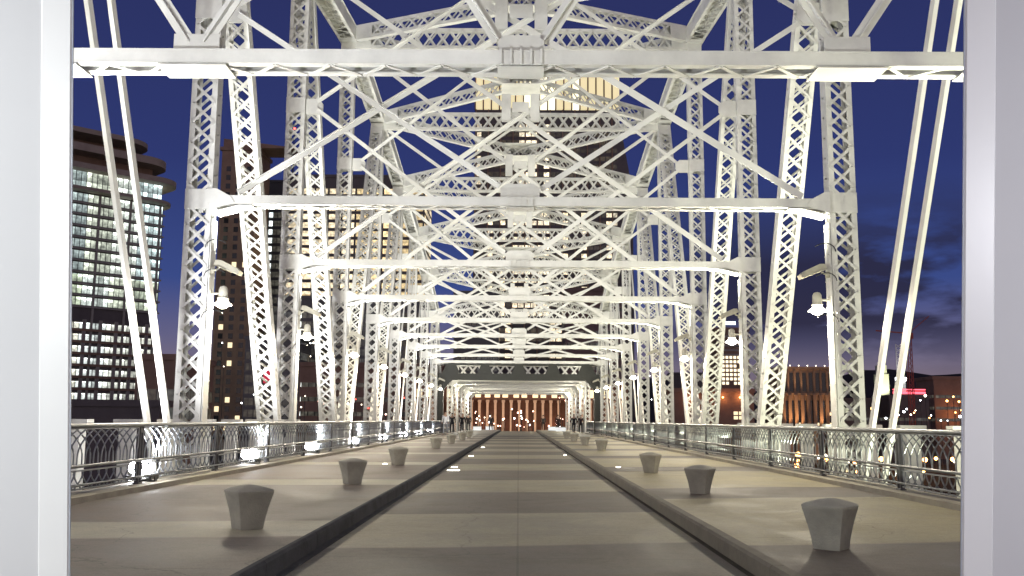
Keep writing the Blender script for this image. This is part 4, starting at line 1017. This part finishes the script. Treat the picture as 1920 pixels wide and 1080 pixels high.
stile(XL0, XL1, PT, PB, 'stile'); stile(XR0, XR1, PT, PB, 'stile')
stile(XL1 + 0.4, XR0 - 0.4, PT, PT + 58, 'rail', 0.001); stile(XL1 + 0.4, XR0 - 0.4, PB - 58, PB, 'rail', 0.001)
# slim inner lip
M['lip'] = mat('blue grey edge', (0.42, 0.45, 0.52), 0.5, 0, 0.02)
for (a, c) in ((XL1 + 0.1, XL1 + 1.6), (XR0 - 1.6, XR0 - 0.1)):
    b = MB()
    q = [inv @ (fp(a, PT) + N * 0.004), inv @ (fp(c, PT) + N * 0.004), inv @ (fp(c, PB) + N * 0.004), inv @ (fp(a, PB) + N * 0.004)]
    b.prism(q, N * 0.006)
    b.build('inner_lip', M['lip'], pf)
b = MB()
for (x0, x1, y0, y1) in ((-1100, XL0 + 6, -420, 1300), (XR1 - 6, 3020, -420, 1300), (XL0 + 6.1, XR1 - 6.1, -420, PT + 6), (XL0 + 6.1, XR1 - 6.1, PB - 6, 1300)):
    q = [fp(x0, y0) + N * 0.008, fp(x1, y0) + N * 0.008, fp(x1, y1) + N * 0.008, fp(x0, y1) + N * 0.008]
    b.prism(q, N * 0.1)
tag(b.build('wall', M['wall']), kind='structure')
# added unseen spots that brighten the wall and frame
CX = BASE.to_3x3() @ Vector((1, 0, 0)); CU = BASE.to_3x3() @ Vector((0, 1, 0))
for s, px, en, colr in ((-1, 60, 610, (0.95, 1.0, 0.985)), (1, 1880, 345, (0.93, 0.94, 1.0))):
    tgt = fp(px + s * 60, 540); src = tgt - N * 3.0 + CX * (s * 1.9) + CU * 0.5
    l = lamp('wall_spot', 'SPOT', src, en, colr, spot_size=R(80), spot_blend=1.0, shadow_soft_size=0.25)
    aim(l, src, tgt + CX * (s * 0.35))

# ------------------------------------------------------------------ dusk sky
wd = D.worlds.new('World'); S.world = wd; wd.use_nodes = True
nt = wd.node_tree; L = nt.links.new; nt.nodes.clear()
out = nt.nodes.new('ShaderNodeOutputWorld'); bg = nt.nodes.new('ShaderNodeBackground'); L(bg.outputs[0], out.inputs[0])
tc = nt.nodes.new('ShaderNodeTexCoord'); sp = nt.nodes.new('ShaderNodeSeparateXYZ'); L(tc.outputs['Generated'], sp.inputs[0])
rp = nt.nodes.new('ShaderNodeValToRGB'); L(sp.outputs['Z'], rp.inputs['Fac'])
el = rp.color_ramp.elements
el[0].position = 0.0; el[0].color = (0.17, 0.12, 0.15, 1)
el[1].position = 1.0; el[1].color = (0.020, 0.022, 0.075, 1)
for p, c in ((0.035, (0.20, 0.155, 0.185)), (0.08, (0.12, 0.115, 0.215)), (0.14, (0.040, 0.066, 0.225)), (0.26, (0.026, 0.038, 0.150)), (0.45, (0.023, 0.029, 0.108))):
    e = el.new(p); e.color = (*c, 1)
mp = nt.nodes.new('ShaderNodeMapping'); L(tc.outputs['Generated'], mp.inputs['Vector']); mp.inputs['Scale'].default_value = (4.0, 4.0, 13.0); mp.inputs['Rotation'].default_value = (0, R(10), 0); mp.inputs['Location'].default_value = (0.9, 0.3, 0.35)
nz = nt.nodes.new('ShaderNodeTexNoise'); nz.inputs['Scale'].default_value = 1.5; nz.inputs['Detail'].default_value = 9; nz.inputs['Roughness'].default_value = 0.55; L(mp.outputs[0], nz.inputs['Vector'])
cr_ = nt.nodes.new('ShaderNodeMapRange'); L(nz.outputs['Fac'], cr_.inputs['Value']); cr_.inputs['From Min'].default_value = 0.40; cr_.inputs['From Max'].default_value = 0.50
# clouds hang low and to the right of the view
zr = nt.nodes.new('ShaderNodeMapRange'); L(sp.outputs['Z'], zr.inputs['Value']); zr.inputs['From Min'].default_value = 0.24; zr.inputs['From Max'].default_value = 0.16
xr = nt.nodes.new('ShaderNodeMapRange'); L(sp.outputs['X'], xr.inputs['Value']); xr.inputs['From Min'].default_value = 0.05; xr.inputs['From Max'].default_value = 0.22
m1 = nt.nodes.new('ShaderNodeMath'); m1.operation = 'MULTIPLY'; L(zr.outputs[0], m1.inputs[0]); L(xr.outputs[0], m1.inputs[1])
m2 = nt.nodes.new('ShaderNodeMath'); m2.operation = 'MULTIPLY'; L(m1.outputs[0], m2.inputs[0]); L(cr_.outputs[0], m2.inputs[1])
zl_ = nt.nodes.new('ShaderNodeMapRange'); L(sp.outputs['Z'], zl_.inputs['Value']); zl_.inputs['From Min'].default_value = 0.055; zl_.inputs['From Max'].default_value = 0.10; zl_.inputs['To Min'].default_value = 0.15
m4 = nt.nodes.new('ShaderNodeMath'); m4.operation = 'MULTIPLY'; L(m2.outputs[0], m4.inputs[0]); L(zl_.outputs[0], m4.inputs[1])
m3 = nt.nodes.new('ShaderNodeMath'); m3.operation = 'MULTIPLY'; L(m4.outputs[0], m3.inputs[0]); m3.inputs[1].default_value = 0.9
cm = nt.nodes.new('ShaderNodeMix'); cm.data_type = 'RGBA'; L(m3.outputs[0], cm.inputs['Factor']); L(rp.outputs['Color'], cm.inputs['A']); cm.inputs['B'].default_value = (0.022, 0.020, 0.042, 1)
# added sky glow behind the camera, fills facades, deck and steel
ag = nt.nodes.new('ShaderNodeMapRange'); L(sp.outputs['Y'], ag.inputs['Value']); ag.inputs['From Min'].default_value = 0.1; ag.inputs['From Max'].default_value = -0.9
az = nt.nodes.new('ShaderNodeMapRange'); L(sp.outputs['Z'], az.inputs['Value']); az.inputs['From Min'].default_value = 0.75; az.inputs['From Max'].default_value = 0.0
am = nt.nodes.new('ShaderNodeMath'); am.operation = 'MULTIPLY'; L(ag.outputs[0], am.inputs[0]); L(az.outputs[0], am.inputs[1])
gl = nt.nodes.new('ShaderNodeMix'); gl.data_type = 'RGBA'; gl.blend_type = 'ADD'; L(am.outputs[0], gl.inputs['Factor']); L(cm.outputs['Result'], gl.inputs['A']); gl.inputs['B'].default_value = (0.62, 0.50, 0.46, 1)
L(gl.outputs['Result'], bg.inputs['Color']); bg.inputs['Strength'].default_value = 1.0

S.view_settings.view_transform = 'Standard'
S.view_settings.look = 'None'
S.view_settings.exposure = 0.10
S.view_settings.gamma = 1.0
